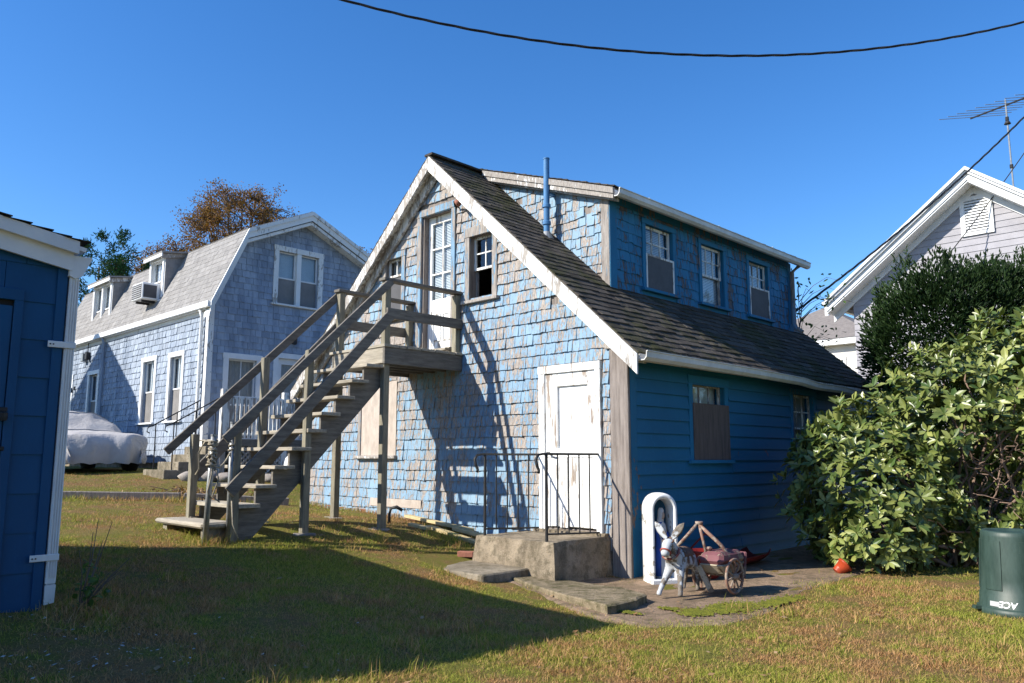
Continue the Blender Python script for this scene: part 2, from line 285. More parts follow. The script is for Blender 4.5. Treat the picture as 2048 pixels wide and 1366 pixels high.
class Shingles:
    def __init__(s, parent, mw, name, mat, units=UNITS, n_parts=300): s.p = parent; s.mw = mw; s.name = name; s.mat = mat; s.items = []; s.clipped = []; s.units = units; s.n = n_parts
    def lay(s, F, u0, u1, v0, v1, exp, wmin, wmax, t=.014, holes=(), clips=(), jit=.006, rot=.01, skip=0, ovl=1.25, gap=.004, matf=None):
        row = 0; v = v0
        while v < v1:
            e = exp * random.uniform(.96, 1.04); u = u0 - random.uniform(0, wmax)
            while u < u1:
                wd = random.uniform(wmin, wmax); a, b = max(u, u0), min(u + wd, u1); u += wd
                if b - a < wmin * .25 or random.random() < skip: continue
                segs = [(a, b)]
                for h in holes:
                    if min(v + e, h[3]) - max(v, h[2]) > .35 * e:
                        ns = []
                        for c, d in segs:
                            if d <= h[0] or c >= h[1]: ns.append((c, d)); continue
                            if c < h[0]: ns.append((c, h[0]))
                            if d > h[1]: ns.append((h[1], d))
                        segs = ns
                for c, d in segs:
                    if d - c < .02: continue
                    j = random.uniform(-jit, jit); hgt = min(e * ovl, v1 + .02 - v); q = [(c + gap, v + j), (d - gap, v + j), (d - gap, v + j + hgt), (c + gap, v + j + hgt)]
                    cut = q
                    for cl in clips: cut = _clip(cut, *cl) if cut else cut
                    if not cut or len(cut) < 3: continue
                    tt = t * random.uniform(.75, 1.3)
                    if len(cut) == 4 and all(abs(x[0] - y[0]) + abs(x[1] - y[1]) < 1e-6 for x, y in zip(cut, q)):
                        ang = random.gauss(0, rot); o = Vector(F(c + gap, v + j, 0)); U = Vector(F(c + gap + 1, v + j, 0)) - o; V = Vector(F(c + gap, v + j + 1, 0)) - o; Nn = Vector(F(c + gap, v + j, 1)) - o
                        U2 = U * math.cos(ang) + V * math.sin(ang); V2 = V * math.cos(ang) - U * math.sin(ang)
                        s.items.append((o, U2 * (d - c - 2 * gap), V2 * hgt, Nn * tt, matf(c, v) if matf else s.mat))
                    else: s.clipped.append((F, cut, v, hgt, tt))
            v += e; row += 1
    def done(s):
        camL = s.mw.inverted() @ EYE
        def key(i):
            o, U, V, Nn, m = i; c = o + U * .5 + V * .4; d = camL - c; return -(abs(d.normalized().dot(Nn.normalized())) * (d.dot(Nn) > 0) * U.length * V.length / d.length_squared)
        it = sorted(s.items, key=key); near, rest = it[:s.n], it[s.n:]; meshes = {}
        for o, U, V, Nn, m in near:
            k = (random.randrange(len(s.units)), m)
            if k not in meshes:
                me = bpy.data.meshes.new(s.name); me.from_pydata([tuple(p) for p in s.units[k[0]][0]], [], s.units[k[0]][1]); me.materials.append(mt[m]); me.update(); meshes[k] = me
            ob = link(s.name, meshes[k], s.p)
            ob.matrix_basis = Matrix(((U.x, V.x, Nn.x, o.x), (U.y, V.y, Nn.y, o.y), (U.z, V.z, Nn.z, o.z), (0, 0, 0, 1)))
        mats = sorted({i[4] for i in rest} | ({s.mat} if s.clipped else set()))
        if not mats: return
        vs, fs, mi = [], [], []; b = 0
        for o, U, V, Nn, m in rest:
            uv, uf = random.choice(s.units); A = np.array([U, V, Nn]); vs.append(uv @ A + np.array(o)); fs += [tuple(b + i for i in f) for f in uf]; mi += [mats.index(m)] * len(uf); b += len(uv)
        for F, cut, v, hgt, tt in s.clipped:
            k = len(cut); P = [F(p[0], p[1], tt * (1 - .85 * min(1, max(0, (p[1] - v) / hgt)))) for p in cut] + [F(p[0], p[1], -.001) for p in cut]
            vs.append(np.array(P)); fs.append(tuple(b + i for i in range(k))); mi.append(mats.index(s.mat))
            for i in range(k): fs.append((b + i, b + (i + 1) % k, b + k + (i + 1) % k, b + k + i)); mi.append(mats.index(s.mat))
            b += 2 * k
        me = bpy.data.meshes.new(s.name + '_field'); me.from_pydata([tuple(p) for p in np.concatenate(vs)], [], fs)
        for m in mats: me.materials.append(mt[m])
        me.polygons.foreach_set('material_index', mi); me.update(); o = link(s.name + '_field', me, s.p); o['kind'] = 'stuff'; return o

# a window: casing (part) > sash rails, muntins, panes, sill, blind
def window(par, F, a, b, c, d, casing='trim_blue', sash='white_peel', cw=.10, head=None, sill=True, cols=2, rows=2, dep=.07, lower='glass', upper='glass', back='blind', proud=.035, meet=.5, scr='screen', mull=None, sillmat=None, apron=0, lights_low=0):
    head = cw if head is None else head; m = MB(F)
    m.box(a - cw, a, c, d, -.02, proud); m.box(b, b + cw, c, d, -.02, proud); m.box(a - cw - .012, b + cw + .012, d, d + head, -.02, proud + .006)
    if mull: m.box(mull[0], mull[1], c, d, -dep, proud * .8)
    if not sill: m.box(a - cw, b + cw, c - cw * .7, c, -.02, proud)
    wn = m.build('window', casing, par, bevel=.004)
    if sill: part('sill', sillmat or casing, wn, (a - cw - .04, b + cw + .04, c - .045, c, -.06, proud + .045), F=F, bevel=.005)
    bays = [(a, b)] if not mull else [(a, mull[0]), (mull[1], b)]
    for (p, q) in bays:
        ym = c + (d - c) * meet; st = .035
        for (y0, y1, n0, what, lo) in ((ym - .018, d, -dep + .015, upper, 0), (c, ym + .018, -dep - .012, lower, 1)):
            if what == 'open': continue
            s = MB(F); s.box(p, p + st, y0, y1, n0 - .03, n0); s.box(q - st, q, y0, y1, n0 - .03, n0); s.box(p + st, q - st, y0, y0 + st, n0 - .03, n0 - .001); s.box(p + st, q - st, y1 - st, y1, n0 - .03, n0 - .001)
            k, r = (cols, rows) if not lo else ((lights_low, 1) if lights_low else (1, 1))
            for i in range(1, k): x = p + st + (q - p - 2 * st) * i / k; s.box(x - .009, x + .009, y0 + st, y1 - st, n0 - .024, n0 - .004)
            for i in range(1, r): y = y0 + st + (y1 - y0 - 2 * st) * i / r; s.box(p + st, q - st, y - .009, y + .009, n0 - .023, n0 - .005)
            s.build('sash', sash, wn)
            if what == 'screen': part('insect_screen', scr, wn, (p + .01, q - .01, y0 + .01, y1 - .01, n0 + .004, n0 + .012), F=F); continue
            for i in range(k):
                for jj in range(r):
                    x0 = p + st + (q - p - 2 * st) * i / k; x1 = p + st + (q - p - 2 * st) * (i + 1) / k; z0 = y0 + st + (y1 - y0 - 2 * st) * jj / r; z1 = y0 + st + (y1 - y0 - 2 * st) * (jj + 1) / r
                    e = [random.uniform(-.0025, .0025) for _ in range(3)]
                    MB(F).add([(x0, z0, n0 - .016), (x1, z0, n0 - .016 + e[0]), (x1, z1, n0 - .016 + e[0] + e[1]), (x0, z1, n0 - .016 + e[1])], [(0, 1, 2, 3)]).build('pane', 'glass', wn)
        if back == 'blind' or back == 'blind_top':
            s = MB(F); y = d - .02; yb = c + .02 if back == 'blind' else ym
            while y > yb: s.add([(p + .01, y, -dep - .075), (q - .01, y, -dep - .075), (q - .01, y - .028, -dep - .06), (p + .01, y - .028, -dep - .06)], [(0, 1, 2, 3)]); y -= .026
            s.build('blind', 'blind', wn)
        elif back == 'curtain':
            s = MB(F); k = 24
            vs_ = [(p + (q - p) * i / k, y, -dep - .08 + .012 * math.sin(i * 1.9)) for i in range(k + 1) for y in (c, d)]
            s.add(vs_, [(2 * i, 2 * i + 2, 2 * i + 3, 2 * i + 1) for i in range(k)]); s.build('curtain', 'curtain', wn, smooth=True)
        part('shade_backing', 'dark', wn, (p - .02, q + .02, c - .02, d + .02, -dep - .5, -dep - .49), F=F)  # near-black sheet; the unlit room's darkness is put into its colour
    return wn

# ================================================================== GROUND
def M_ground():
    k = N('lawn_soil'); v = k.coord('pos'); a = k.noise(v, .55, 4, .6); b = k.noise(v, 3.2, 5, .65); c = k.noise(v, 60, 4, .7)
    gr = k.mix(k.ramp(c, .35, .65), (.12, .12, .024), (.20, .18, .045)); br = k.mix(k.ramp(c, .35, .65), (.16, .095, .04), (.27, .18, .08))
    f = k.ramp(k.math('ADD', k.math('MULTIPLY', a, .48), k.math('MULTIPLY', b, .52)), .46, .58)
    k.bump(k.math('ADD', c, k.math('MULTIPLY', b, .8)), .7, .05); return k.out(k.mix(f, gr, br), .98, .1)
mt['ground'] = M_ground()
xs = np.unique(np.concatenate([np.linspace(-12, 12, 161), np.linspace(-45, 45, 61), np.linspace(-600, 600, 25)])); ys = np.unique(np.concatenate([np.linspace(-4, 24, 187), np.linspace(-30, 70, 41), np.linspace(-300, 900, 25)]))
X, Y = np.meshgrid(xs, ys); Zg = GV(X, Y) + .012 * np.sin(X * 3.1 + Y * 1.7) * np.cos(Y * 2.3 - X) + RNG.normal(0, .004, X.shape)
nx, ny = len(xs), len(ys); idx = np.arange(nx * ny).reshape(ny, nx)
gF = np.stack([idx[:-1, :-1], idx[:-1, 1:], idx[1:, 1:], idx[1:, :-1]], -1).reshape(-1, 4)
ground = np_mesh('ground', np.stack([X, Y, Zg], -1).reshape(-1, 3), gF, 'ground', smooth=True, kind='structure')

# ================================================================== BLUE COTTAGE
HM = frame(KH); WD, LN, RX = 6.95, 6.95, -3.475; SL = .895; EV = 2.80
house = thing('blue_cottage', 'blue cottage with peeling shingled gable, long shed dormer and mossy dark roof', 'house', HM)
rz = lambda x: EV - SL * x if x > RX else EV - SL * (2 * RX - x)     # roof surface height
gtop = lambda u: rz(u) - .10
UD = (-3.84, -3.14, 2.92, 5.05); UW = (-2.74, -2.27, 3.58, 4.52); UL = (-4.74, -4.33, 3.56, 4.52); LD = (-1.28, -.46, .50, 2.42); BW = (-5.32, -4.42, 1.40, 2.56)
gholes = [UD, UW, UL, LD, BW]
SW1 = (1.36, 2.16, 1.33, 2.32); SW2 = (4.22, 4.95, 1.30, 2.34); shl = [SW1, SW2]
gw = wall(F_front, -WD, 0, .28, gtop, gholes, extra=(RX,)).build('gable_wall', 'wood_grey', house)
wall(F_side, 0, LN, -.05, lambda u: EV - .12, shl).build('side_wall', 'trim_shade', house)
m = MB(); m.add([(-WD, 0, .3), (-WD, LN, .3), (-WD, LN, EV - .1), (-WD, 0, EV - .1)], [(0, 1, 2, 3)]); m.add([(-WD, LN, .0), (0, LN, .0), (0, LN, EV - .1), (RX, LN, rz(RX) - .1), (-WD, LN, EV - .1)], [(0, 1, 2, 3, 4)]); m.build('back_wall', 'trim_shade', house)
part('floor_deck', 'wood_y', house, (-WD + .03, -.03, .03, LN - .03, 2.70, 2.78))
# foundation: uneven stones and bricks under the gable
for i in range(26):
    x0 = -WD + i * .21 + random.uniform(-.02, .02); g = gl(KH, x0 + .1, -.05).z
    if x0 > -1.7: break
    part('foundation_stone', 'brick' if random.random() < .45 else 'stone', house, (x0, x0 + random.uniform(.15, .2), -.035 + random.uniform(-.02, .02), .12, g - .12, max(g + .06, .31) + random.uniform(-.04, 0)), bevel=.015, j=.012)
# roof planes with a thickness, open at the dormer
DX, DY0, DY1 = -.97, .98, 6.45
def slab(name, mat, par, pts, th):
    m = MB(); k = len(pts); P = [Vector(p) for p in pts]; nrm = (P[1] - P[0]).cross(P[2] - P[0]).normalized()
    if nrm.z < 0: nrm = -nrm
    m.add([tuple(p) for p in P] + [tuple(p - nrm * th) for p in P], [tuple(range(k)), tuple(range(k, 2 * k))[::-1]] + [(i, (i + 1) % k, k + (i + 1) % k, k + i) for i in range(k)]); return m.build(name, mat, par)
OV, BK, EX = -.19, LN + .12, .27
slab('roof_deck', 'wood_y', house, [(EX, OV, rz(EX)), (EX, BK, rz(EX)), (DX, BK, rz(DX)), (DX, OV, rz(DX))], .05)
slab('roof_deck', 'wood_y', house, [(DX, OV, rz(DX)), (DX, DY0, rz(DX)), (RX, DY0, rz(RX)), (RX, OV, rz(RX))], .05)
slab('roof_deck', 'wood_y', house, [(DX, DY1, rz(DX)), (DX, BK, rz(DX)), (RX, BK, rz(RX)), (RX, DY1, rz(RX))], .05)
slab('roof_deck', 'wood_y', house, [(2 * RX - EX, OV, rz(EX)), (2 * RX - EX, BK, rz(EX)), (RX, BK, rz(RX)), (RX, OV, rz(RX))], .05)
# roof shingles
SLL = math.hypot(1, SL); ux, uz = -1 / SLL, SL / SLL
F_roof = lambda u, v, n: (EX + .02 + ux * v + uz * n, u, rz(EX + .02) + uz * v - ux * n + .004)
rs = Shingles(house, HM, 'roof_shingle', 'roof_mossy', n_parts=300)
vD = (EX + .02 - DX) / -ux; vR = (EX + .02 - RX) / -ux
rs.lay(F_roof, OV - .03, BK, 0, vD, .128, .13, .32, .018, jit=.010, rot=.014, ovl=1.35)
rs.lay(F_roof, OV - .03, DY0, vD + .002, vR, .125, .13, .30, .013, jit=.009, rot=.012, ovl=1.35)
F_roofL = lambda u, v, n: (2 * RX - (EX + .02 + ux * v + uz * n), u, rz(EX + .02) + uz * v - ux * n + .004)
rs.lay(F_roofL, OV - .03, BK, 0, vR, .128, .13, .32, .018, jit=.010, rot=.014, ovl=1.35)
# dormer
DR0, DR1 = (RX + .02, rz(RX) + .04), (-.80, 5.02)                     # dormer roof line x,z
dz = lambda x: DR0[1] + (DR1[1] - DR0[1]) * (x - DR0[0]) / (DR1[0] - DR0[0])
dor = link('dormer', None, house); dor.empty_display_size = .1
wd_ = [(1.80, 2.50, 3.78, 4.74), (3.32, 4.00, 3.78, 4.74), (4.86, 5.54, 3.78, 4.74)]
FD = shift(F_side, DX)
wall(FD, DY0, DY1, rz(DX) - .15, lambda u: dz(DX) - .08, wd_).build('dormer_front', 'trim_shade', dor)
for yy, nm in ((DY0, 'dormer_cheek'), (DY1, 'dormer_cheek')):
    MB().add([(DX, yy, rz(DX) - .05), (DX, yy, dz(DX) - .06), (RX, yy, dz(RX) - .03), (RX, yy, rz(RX) - .05)], [(0, 1, 2, 3)]).build(nm, 'wood_grey', dor)
slab('dormer_roof_deck', 'wood_y', dor, [(DR0[0], DY0 - .14, dz(DR0[0])), (DR0[0], DY1 + .28, dz(DR0[0])), (DR1[0], DY1 + .28, DR1[1]), (DR1[0], DY0 - .14, DR1[1])], .05)
dl = math.hypot(DR1[0] - DR0[0], DR1[1] - DR0[1]); du, dw = (DR1[0] - DR0[0]) / dl, (DR1[1] - DR0[1]) / dl
F_dr = lambda u, v, n: (DR1[0] + .03 - du * v - dw * n, u, DR1[1] - dw * v + du * n + .006)
rs.lay(F_dr, DY0 - .17, DY1 + .31, 0, dl + .03, .125, .14, .32, .013, jit=.009, rot=.01, ovl=1.3)
rs.done()
part('ridge_cap', 'roof_dark', house, *[(RX - .09 + random.uniform(-.01, .01), RX + .09, y, y + .29, rz(RX) + .0, rz(RX) + .025 + random.uniform(-.008, .008)) for y in np.arange(OV - .03, BK - .2, .28)])
# dormer rake boards (two steps) towards the gable
m = MB(); m.hexa([(x, DY0 + y, dz(x) + z) for z in (-.16, -.075) for y in (-.165, -.12) for x in (DR0[0] + .12, DR1[0] + .02)]); m.build('dormer_rake', 'white_worn', dor)
m = MB(); m.hexa([(x, DY0 + y, dz(x) + z) for z in (-.09, -.004) for y in (-.185, -.14) for x in (DR0[0] + .10, DR1[0] + .03)]); m.build('dormer_rake', 'white_worn', dor)
m = MB(); m.hexa([(x, DY0 + y, dz(x) + z) for z in (-.18, -.13) for y in (-.13, .0) for x in (DR0[0] + .12, DR1[0] + .0)]); m.build('dormer_soffit', 'white_worn', dor)
part('corner_trim', 'trim_blue', dor, (DX - .13, DX + .022, DY0 - .026, DY0 - .002, rz(DX) - .02, dz(DX) - .14))
part('corner_trim', 'trim_shade', dor, (DX + .001, DX + .024, DY0 - .026, DY0 + .12, rz(DX) - .02, dz(DX) - .12))
part('corner_trim', 'trim_shade', dor, (DX + .001, DX + .024, DY1 - .12, DY1 + .02, rz(DX) - .02, dz(DX) - .12))
part('frieze', 'trim_shade', dor, (DX + .001, DX + .024, DY0 + .12, DY1 - .12, dz(DX) - .20, dz(DX) - .09))
def gutter(par, p, q, sag, mat, r=.055, rot=0):
    # half-round trough with a rolled lip, following a sag list of (t, dz)
    m = MB(); k = 40; prof = [(-.045, .05), (-.045, -.03), (-.02, -.055), (.03, -.055), (.062, -.02), (.066, .04), (.078, .045), (.078, .055), (.058, .052), (.05, -.012), (.026, -.042), (-.012, -.042), (-.033, -.02), (-.033, .05)]
    vs_ = []
    for i in range(k + 1):
        t = i / k; c = Vector(p).lerp(Vector(q), t); dzv = np.interp(t, [a for a, _ in sag], [b for _, b in sag]); tw = np.interp(t, [a for a, _ in sag], [min(.35, -b * 3) for _, b in sag])
        for a, b in prof: vs_.append((c.x + (a * math.cos(tw) + b * math.sin(tw)), c.y, c.z + dzv + (b * math.cos(tw) - a * math.sin(tw))))
    n = len(prof); fs = [(i * n + j, i * n + (j + 1) % n, (i + 1) * n + (j + 1) % n, (i + 1) * n + j) for i in range(k) for j in range(n)] + [tuple(range(n)), tuple(range(k * n, (k + 1) * n))]
    return m.add(vs_, fs).build('gutter', mat, par)
gutter(dor, (DR1[0] + .055, DY0 - .15, DR1[1] - .085), (DR1[0] + .055, DY1 + .30, DR1[1] - .095), [(0, 0), (1, 0)], 'white_gutter')
for y in (1.5, 3.4, 5.2): part('gutter_strap', 'white_gutter', dor, (DR1[0] - .01, DR1[0] + .14, y, y + .03, DR1[1] - .035, DR1[1] - .028))
MB().tube([(DR1[0] + .05, DY1 - .04, 4.88), (DX + .075, DY1 - .04, 4.78), (DX + .07, DY1 - .04, 3.82), (DX + .10, DY1 - .04, 3.73), (DX + .22, DY1 - .04, 3.64)], .038, 10).build('downspout', 'trim_blue', dor, smooth=True)
for i, h in enumerate(wd_):
    window(dor, FD, *h, casing='trim_shade', sash='white_peel', cw=.085, head=.08, cols=3, rows=2, dep=.05, lower='glass', back='blind', sillmat='trim_shade', proud=.03)
for h, dd in ((wd_[0], .0), (wd_[2], .0)):   # outer screen frames leaning on the lower sashes
    a, b, c, d = h; s = MB(FD); q = c + (d - c) * .54; s.box(a - .01, a + .02, c - .04, q, .012, .034); s.box(b - .02, b + .01, c - .04, q, .012, .034); s.box(a + .02, b - .02, c - .04, c - .005, .012, .033); s.box(a + .02, b - .02, q - .03, q, .012, .033)
    fr = s.build('screen_frame', 'white_peel', dor); part('insect_screen', 'screen', fr, (a + .02, b - .02, c - .005, q - .03, .018, .024), F=FD)
# gable and dormer shingles
ws = Shingles(house, HM, 'wall_shingle', 'shingle_blue', n_parts=300)
bare = lambda u, v: 'shingle_bare' if math.sin(u * 1.7 + 1.1 * v) * math.cos(v * 1.3 - .6 * u) + .35 * (v - 3.2) + (.5 if u < -5.2 and v > 2.5 else 0) + random.gauss(0, .12) > .42 else 'shingle_blue'
rk = .02
hol = [(UD[0] - .11, UD[1] + .11, UD[2] - .1, UD[3] + .12), (UW[0] - .1, UW[1] + .1, UW[2] - .05, UW[3] + .12), (UL[0] - .1, UL[1] + .1, UL[2] - .05, UL[3] + .1), (LD[0] - .1, LD[1] + .1, LD[2] - .1, LD[3] + .1), (BW[0] - .07, BW[1] + .04, BW[2] - .05, BW[3] + .04), (-.25, .1, -.2, 2.9), (RX - .6, RX + .6, 5.58, 5.7)]
clips = [(SL, 1, EV - .12), (-SL, 1, EV - .12 - SL * 2 * RX)]
ws.lay(shift(F_front, .002), -WD, 0, .30, 5.85, .150, .07, .17, .026, holes=hol, clips=clips, jit=.005, rot=.007, skip=.004, gap=.0015, matf=bare)
FC = lambda u, v, n: (u, DY0 - n, v)
dk = (DR1[1] - DR0[1]) / (DR1[0] - DR0[0])
ws.lay(shift(FC, .002), RX, DX - .13, 3.6, 6.0, .145, .08, .18, .020, clips=[(-SL, -1, -EV - .02), (-dk, 1, dz(0) - .13)], jit=.02, rot=.06, skip=.05, matf=lambda u, v: 'shingle_bare' if random.random() < .55 else 'shingle_blue')
ds_ = [(a - .09, b + .09, c - .1, d + .1) for a, b, c, d in wd_]
ws.mat = 'shingle_blue'
ws.lay(shift(FD, .002), DY0 + .12, DY1 - .12, rz(DX) - .02, dz(DX) - .18, .148, .09, .19, .016, holes=ds_, jit=.012, rot=.012, matf=lambda u, v: 'dormer_blue')
ws.done()
# side clapboards, each board its own piece
v = .02; zs = []
while v < EV - .2:
    segs = [(.10, LN)]
    for h in shl:
        if min(v + .165, h[3] + .03) - max(v, h[2] - .05) > .06: segs = [q for a, b in segs for q in ((a, min(b, h[0] - .1)), (max(a, h[1] + .1), b)) if q[1] - q[0] > .05 and not (q[0] >= h[0] - .1 and q[1] <= h[1] + .1)]
    for a, b in segs:
        cuts = [a] + ([random.uniform(a + 1, b - 1)] if b - a > 3 else []) + [b]
        for p, q in zip(cuts, cuts[1:]):
            j = random.uniform(-.004, .004); t = random.uniform(.028, .036)
            MB(F_side).hexa([(x, v + j + dv, n) for n, dv in ((-.002, 0), (t, 0)) for x, in ((p + .002,), (q - .002,)) for dv in (0, .19) for n in (n if dv == 0 else (n if n < 0 else .004),)][:8]).build('clapboard', 'clap_blue', house) if False else MB(F_side).add([(p + .002, v + j, -.002), (q - .002, v + j, -.002), (q - .002, v + j, t), (p + .002, v + j, t), (p + .002, v + .186, .001), (q - .002, v + .186, .001), (q - .002, v + .186, .006), (p + .002, v + .186, .006)], [(0, 1, 2, 3), (3, 2, 6, 7), (0, 3, 7, 4), (1, 5, 6, 2), (4, 7, 6, 5)]).build('clapboard', 'clap_blue', house)
    v += .163
part('corner_board', 'wood_grey', house, (-.235, .03, -.045, -.003, -.02, 2.64), bevel=.006)
part('corner_board', 'clap_blue', house, (.002, .034, -.002, .115, -.02, 2.68), bevel=.004)
part('eave_return', 'white_worn', house, (-.30, .0, -.05, -.003, 2.65, 2.745), bevel=.005)
part('frieze', 'clap_blue', house, (.003, .026, .116, LN, EV - .27, EV - .05))
part('soffit', 'trim_shade', house, (.027, EX - .02, -.15, LN + .1, EV - .30, EV - .28))
# rake boards
def rake(name, mat, x0, x1, y0, y1, d0, d1):
    return MB().hexa([(x, y, rz(x) + z) for z in (d0, d1) for y in (y0, y1) for x in (x0, x1)]).build(name, mat, house, bevel=.004)
rake('rake_board', 'white_peel', EX + .02, RX + .001, OV - .03, OV - .002, -.25, -.012)
rake('rake_board', 'white_worn', RX - .001, 2 * RX - EX - .02, OV - .03, OV - .002, -.22, -.012)
rake('rake_board', 'white_worn', RX - .001, 2 * RX - EX - .02, -.08, -.03, -.33, -.10)
rake('rake_soffit', 'white_worn', EX, RX + .03, OV, -.001, -.13, -.06); rake('rake_soffit', 'white_worn', RX - .03, 2 * RX - EX, OV, -.001, -.13, -.06)
rake('rake_board', 'white_worn', -.05, RX + .03, -.05, -.025, -.24, -.13)
gutter(house, (EX + .06, -.17, rz(EX) - .05), (EX + .06, LN + .1, rz(EX) - .06), [(0, 0), (.35, -.005), (.55, -.02), (.63, -.055), (.75, -.05), (.85, -.085), (1, -.11)], 'white_gutter')
part('fascia', 'white_peel', house, (EX - .015, EX + .012, OV + .01, LN + .1, rz(EX) - .105, rz(EX) - .03))
# gable openings
window(house, F_front, *UW, casing='trim_blue', sash='white_peel', cw=.10, head=.14, cols=2, rows=2, dep=.085, lower='open', back='none', sillmat='white_worn')
s = MB(F_front); a, b, c, d = UW; s.box(a, b, c + .02, c + .07, -.15, -.10); s.box(a, b, c + .47, c + .50, -.14, -.105); s.box(a, a + .03, c, c + .5, -.14, -.105); s.box(b - .03, b, c, c + .5, -.14, -.106); s.build('lower_sash', 'trim_blue', house)
window(house, F_front, *UL, casing='trim_blue', sash='white_peel', cw=.09, head=.10, cols=2, rows=1, dep=.05, lower='screen', back='curtain', meet=.72, sillmat='white_worn')
# upper door
a, b, c, d = UD
m = MB(F_front); m.box(a - .10, a, c, d, -.02, .04); m.box(b, b + .09, c, d, -.02, .04); m.box(a - .12, b + .11, d, d + .11, -.02, .046); fr = m.build('door_frame', 'trim_blue', house, bevel=.004)
part('jamb', 'wood_grey', fr, (a, a + .035, c, d, -.13, .0), F=F_front)
ud = link('upper_door', None, house)
m = MB(F_front); dn = -.13; gz0, gz1 = c + .82, d - .12
m.box(a + .035, a + .12, c + .03, d, dn, dn + .04); m.box(b - .085, b, c + .03, d, dn, dn + .04); m.box(a + .12, b - .085, gz1, d, dn, dn + .039); m.box(a + .12, b - .085, c + .03, gz0, dn, dn + .03)
for i in (1,): x = a + .12 + (b - a - .205) * i / 2; m.box(x - .013, x + .013, gz0, gz1, dn + .005, dn + .036)
for i in (1, 2): y = gz0 + (gz1 - gz0) * i / 3; m.box(a + .12, b - .085, y - .013, y + .013, dn + .006, dn + .035)
m.build('leaf', 'white_door', ud, bevel=.003)
for i in range(2):
    for q in range(3): x0 = a + .12 + (b - a - .205) * i / 2; y0 = gz0 + (gz1 - gz0) * q / 3; MB(F_front).add([(x0, y0, dn + .02), (x0 + (b - a - .205) / 2, y0, dn + .02), (x0 + (b - a - .205) / 2, y0 + (gz1 - gz0) / 3, dn + .022), (x0, y0 + (gz1 - gz0) / 3, dn + .022)], [(0, 1, 2, 3)]).build('pane', 'glass', ud)
s = MB(F_front); y = gz1
while y > gz0: s.add([(a + .12, y, dn - .02), (b - .085, y, dn - .02), (b - .085, y - .026, dn - .005), (a + .12, y - .026, dn - .005)], [(0, 1, 2, 3)]); y -= .025
s.build('blind', 'blind', ud)
for i in range(2):
    x0 = a + .15 + i * .235; m = MB(F_front); m.box(x0, x0 + .018, c + .18, c + .60, dn + .03, dn + .046); m.box(x0 + .16, x0 + .178, c + .18, c + .60, dn + .03, dn + .046); m.box(x0 + .018, x0 + .16, c + .582, c + .60, dn + .03, dn + .045); m.box(x0 + .018, x0 + .16, c + .18, c + .198, dn + .03, dn + .045); m.build('panel_moulding', 'white_door', ud)
MB(F_front).lathe([(.0, 0), (.02, .005), (.03, .03), (.02, .05), (0, .055)], 10, (b - .05, c + .95, dn + .04)).build('door_knob', 'iron', ud)
part('threshold', 'wood_x', house, (a - .05, b + .05, c - .05, c + .03, -.12, .09), F=F_front)
# conduit lamp stub beside the upper door
lf = link('wall_lamp', None, house); MB(F_front).tube([(-2.98, 5.02, .0), (-2.98, 5.03, .10), (-2.93, 5.07, .16), (-2.85, 5.04, .18)], .018, 8).build('conduit', 'iron', lf, smooth=True); MB(F_front).tube([(-2.88, 5.06, .17), (-2.80, 5.0, .19)], [.03, .045], 10).build('socket', 'brick', lf, smooth=True)
# white plank door
a, b, c, d = LD
m = MB(F_front); m.box(a - .10, a, c - .02, d, -.02, .05); m.box(b, b + .08, c - .02, d, -.02, .05); m.box(a - .11, b + .085, d, d + .10, -.02, .056); fr = m.build('door_frame', 'white_door', house, bevel=.004)
wdoor = link('white_door', None, house)
m = MB(F_front); n1 = .03
part('leaf', 'white_door', wdoor, (a, b, c + .02, d, -.04, -.004), F=F_front)
m.box(a + .002, a + .20, c + .86, d, -.003, n1); m.box(b - .13, b - .002, c + .86, d, -.003, n1); m.box(a + .20, b - .13, d - .17, d, -.003, n1 - .002); m.box(a + .20, b - .13, c + .86, c + .97, -.003, n1 - .002); m.build('leaf_frame', 'white_door', wdoor, bevel=.004)
x = a
while x < b - .03: wq = min(random.uniform(.10, .14), b - x); part('plank', 'white_door', wdoor, (x + .004, x + wq - .003, c + .02 + random.uniform(-.015, .01), c + .855, -.003, n1 - .004 + random.uniform(-.003, .003)), F=F_front, bevel=.003); x += wq
MB(F_front).tube([(a + .07, c + .92, n1), (a + .07, c + .92, n1 + .05), (a + .10, c + .91, n1 + .055), (a + .16, c + .895, n1 + .05)], .012, 8).build('door_handle', 'iron', wdoor, smooth=True)
# boarded window low on the gable
a, b, c, d = BW
m = MB(F_front); m.box(a - .07, a, c, d, -.02, .035); m.box(a - .07, b + .03, d, d + .04, -.02, .036); bw = m.build('boarded_window', 'trim_blue', house)
part('plywood_board', 'plywood', bw, (a, b - .12, c, d, .0, .02), F=F_front); part('plywood_board', 'plywood', bw, (b - .11, b + .03, c, d, .002, .026), F=F_front)
part('sill', 'white_worn', bw, (a - .08, b + .07, c - .06, c - .002, -.02, .09), F=F_front, bevel=.01, j=.006)
part('water_table', 'plywood', house, (-5.0, -3.75, .62, .74, .012, .04), F=F_front, j=.006)
# side wall windows
a, b, c, d = SW1
wn = window(house, F_side, a, b, c, d, casing='trim_shade', sash='white_worn', cw=.095, head=.1, cols=3, rows=1, dep=.06, back='blind', meet=.62, sillmat='trim_shade', proud=.03)
part('plywood_board', 'plywood_dark', wn, (a - .02, b + .07, c, c + .73, .032, .046), F=F_side)
a, b, c, d = SW2
window(house, F_side, a, b, c, d, casing='trim_shade', sash='white_peel', cw=.09, cols=3, rows=2, dep=.06, back='curtain', sillmat='trim_shade', proud=.03)
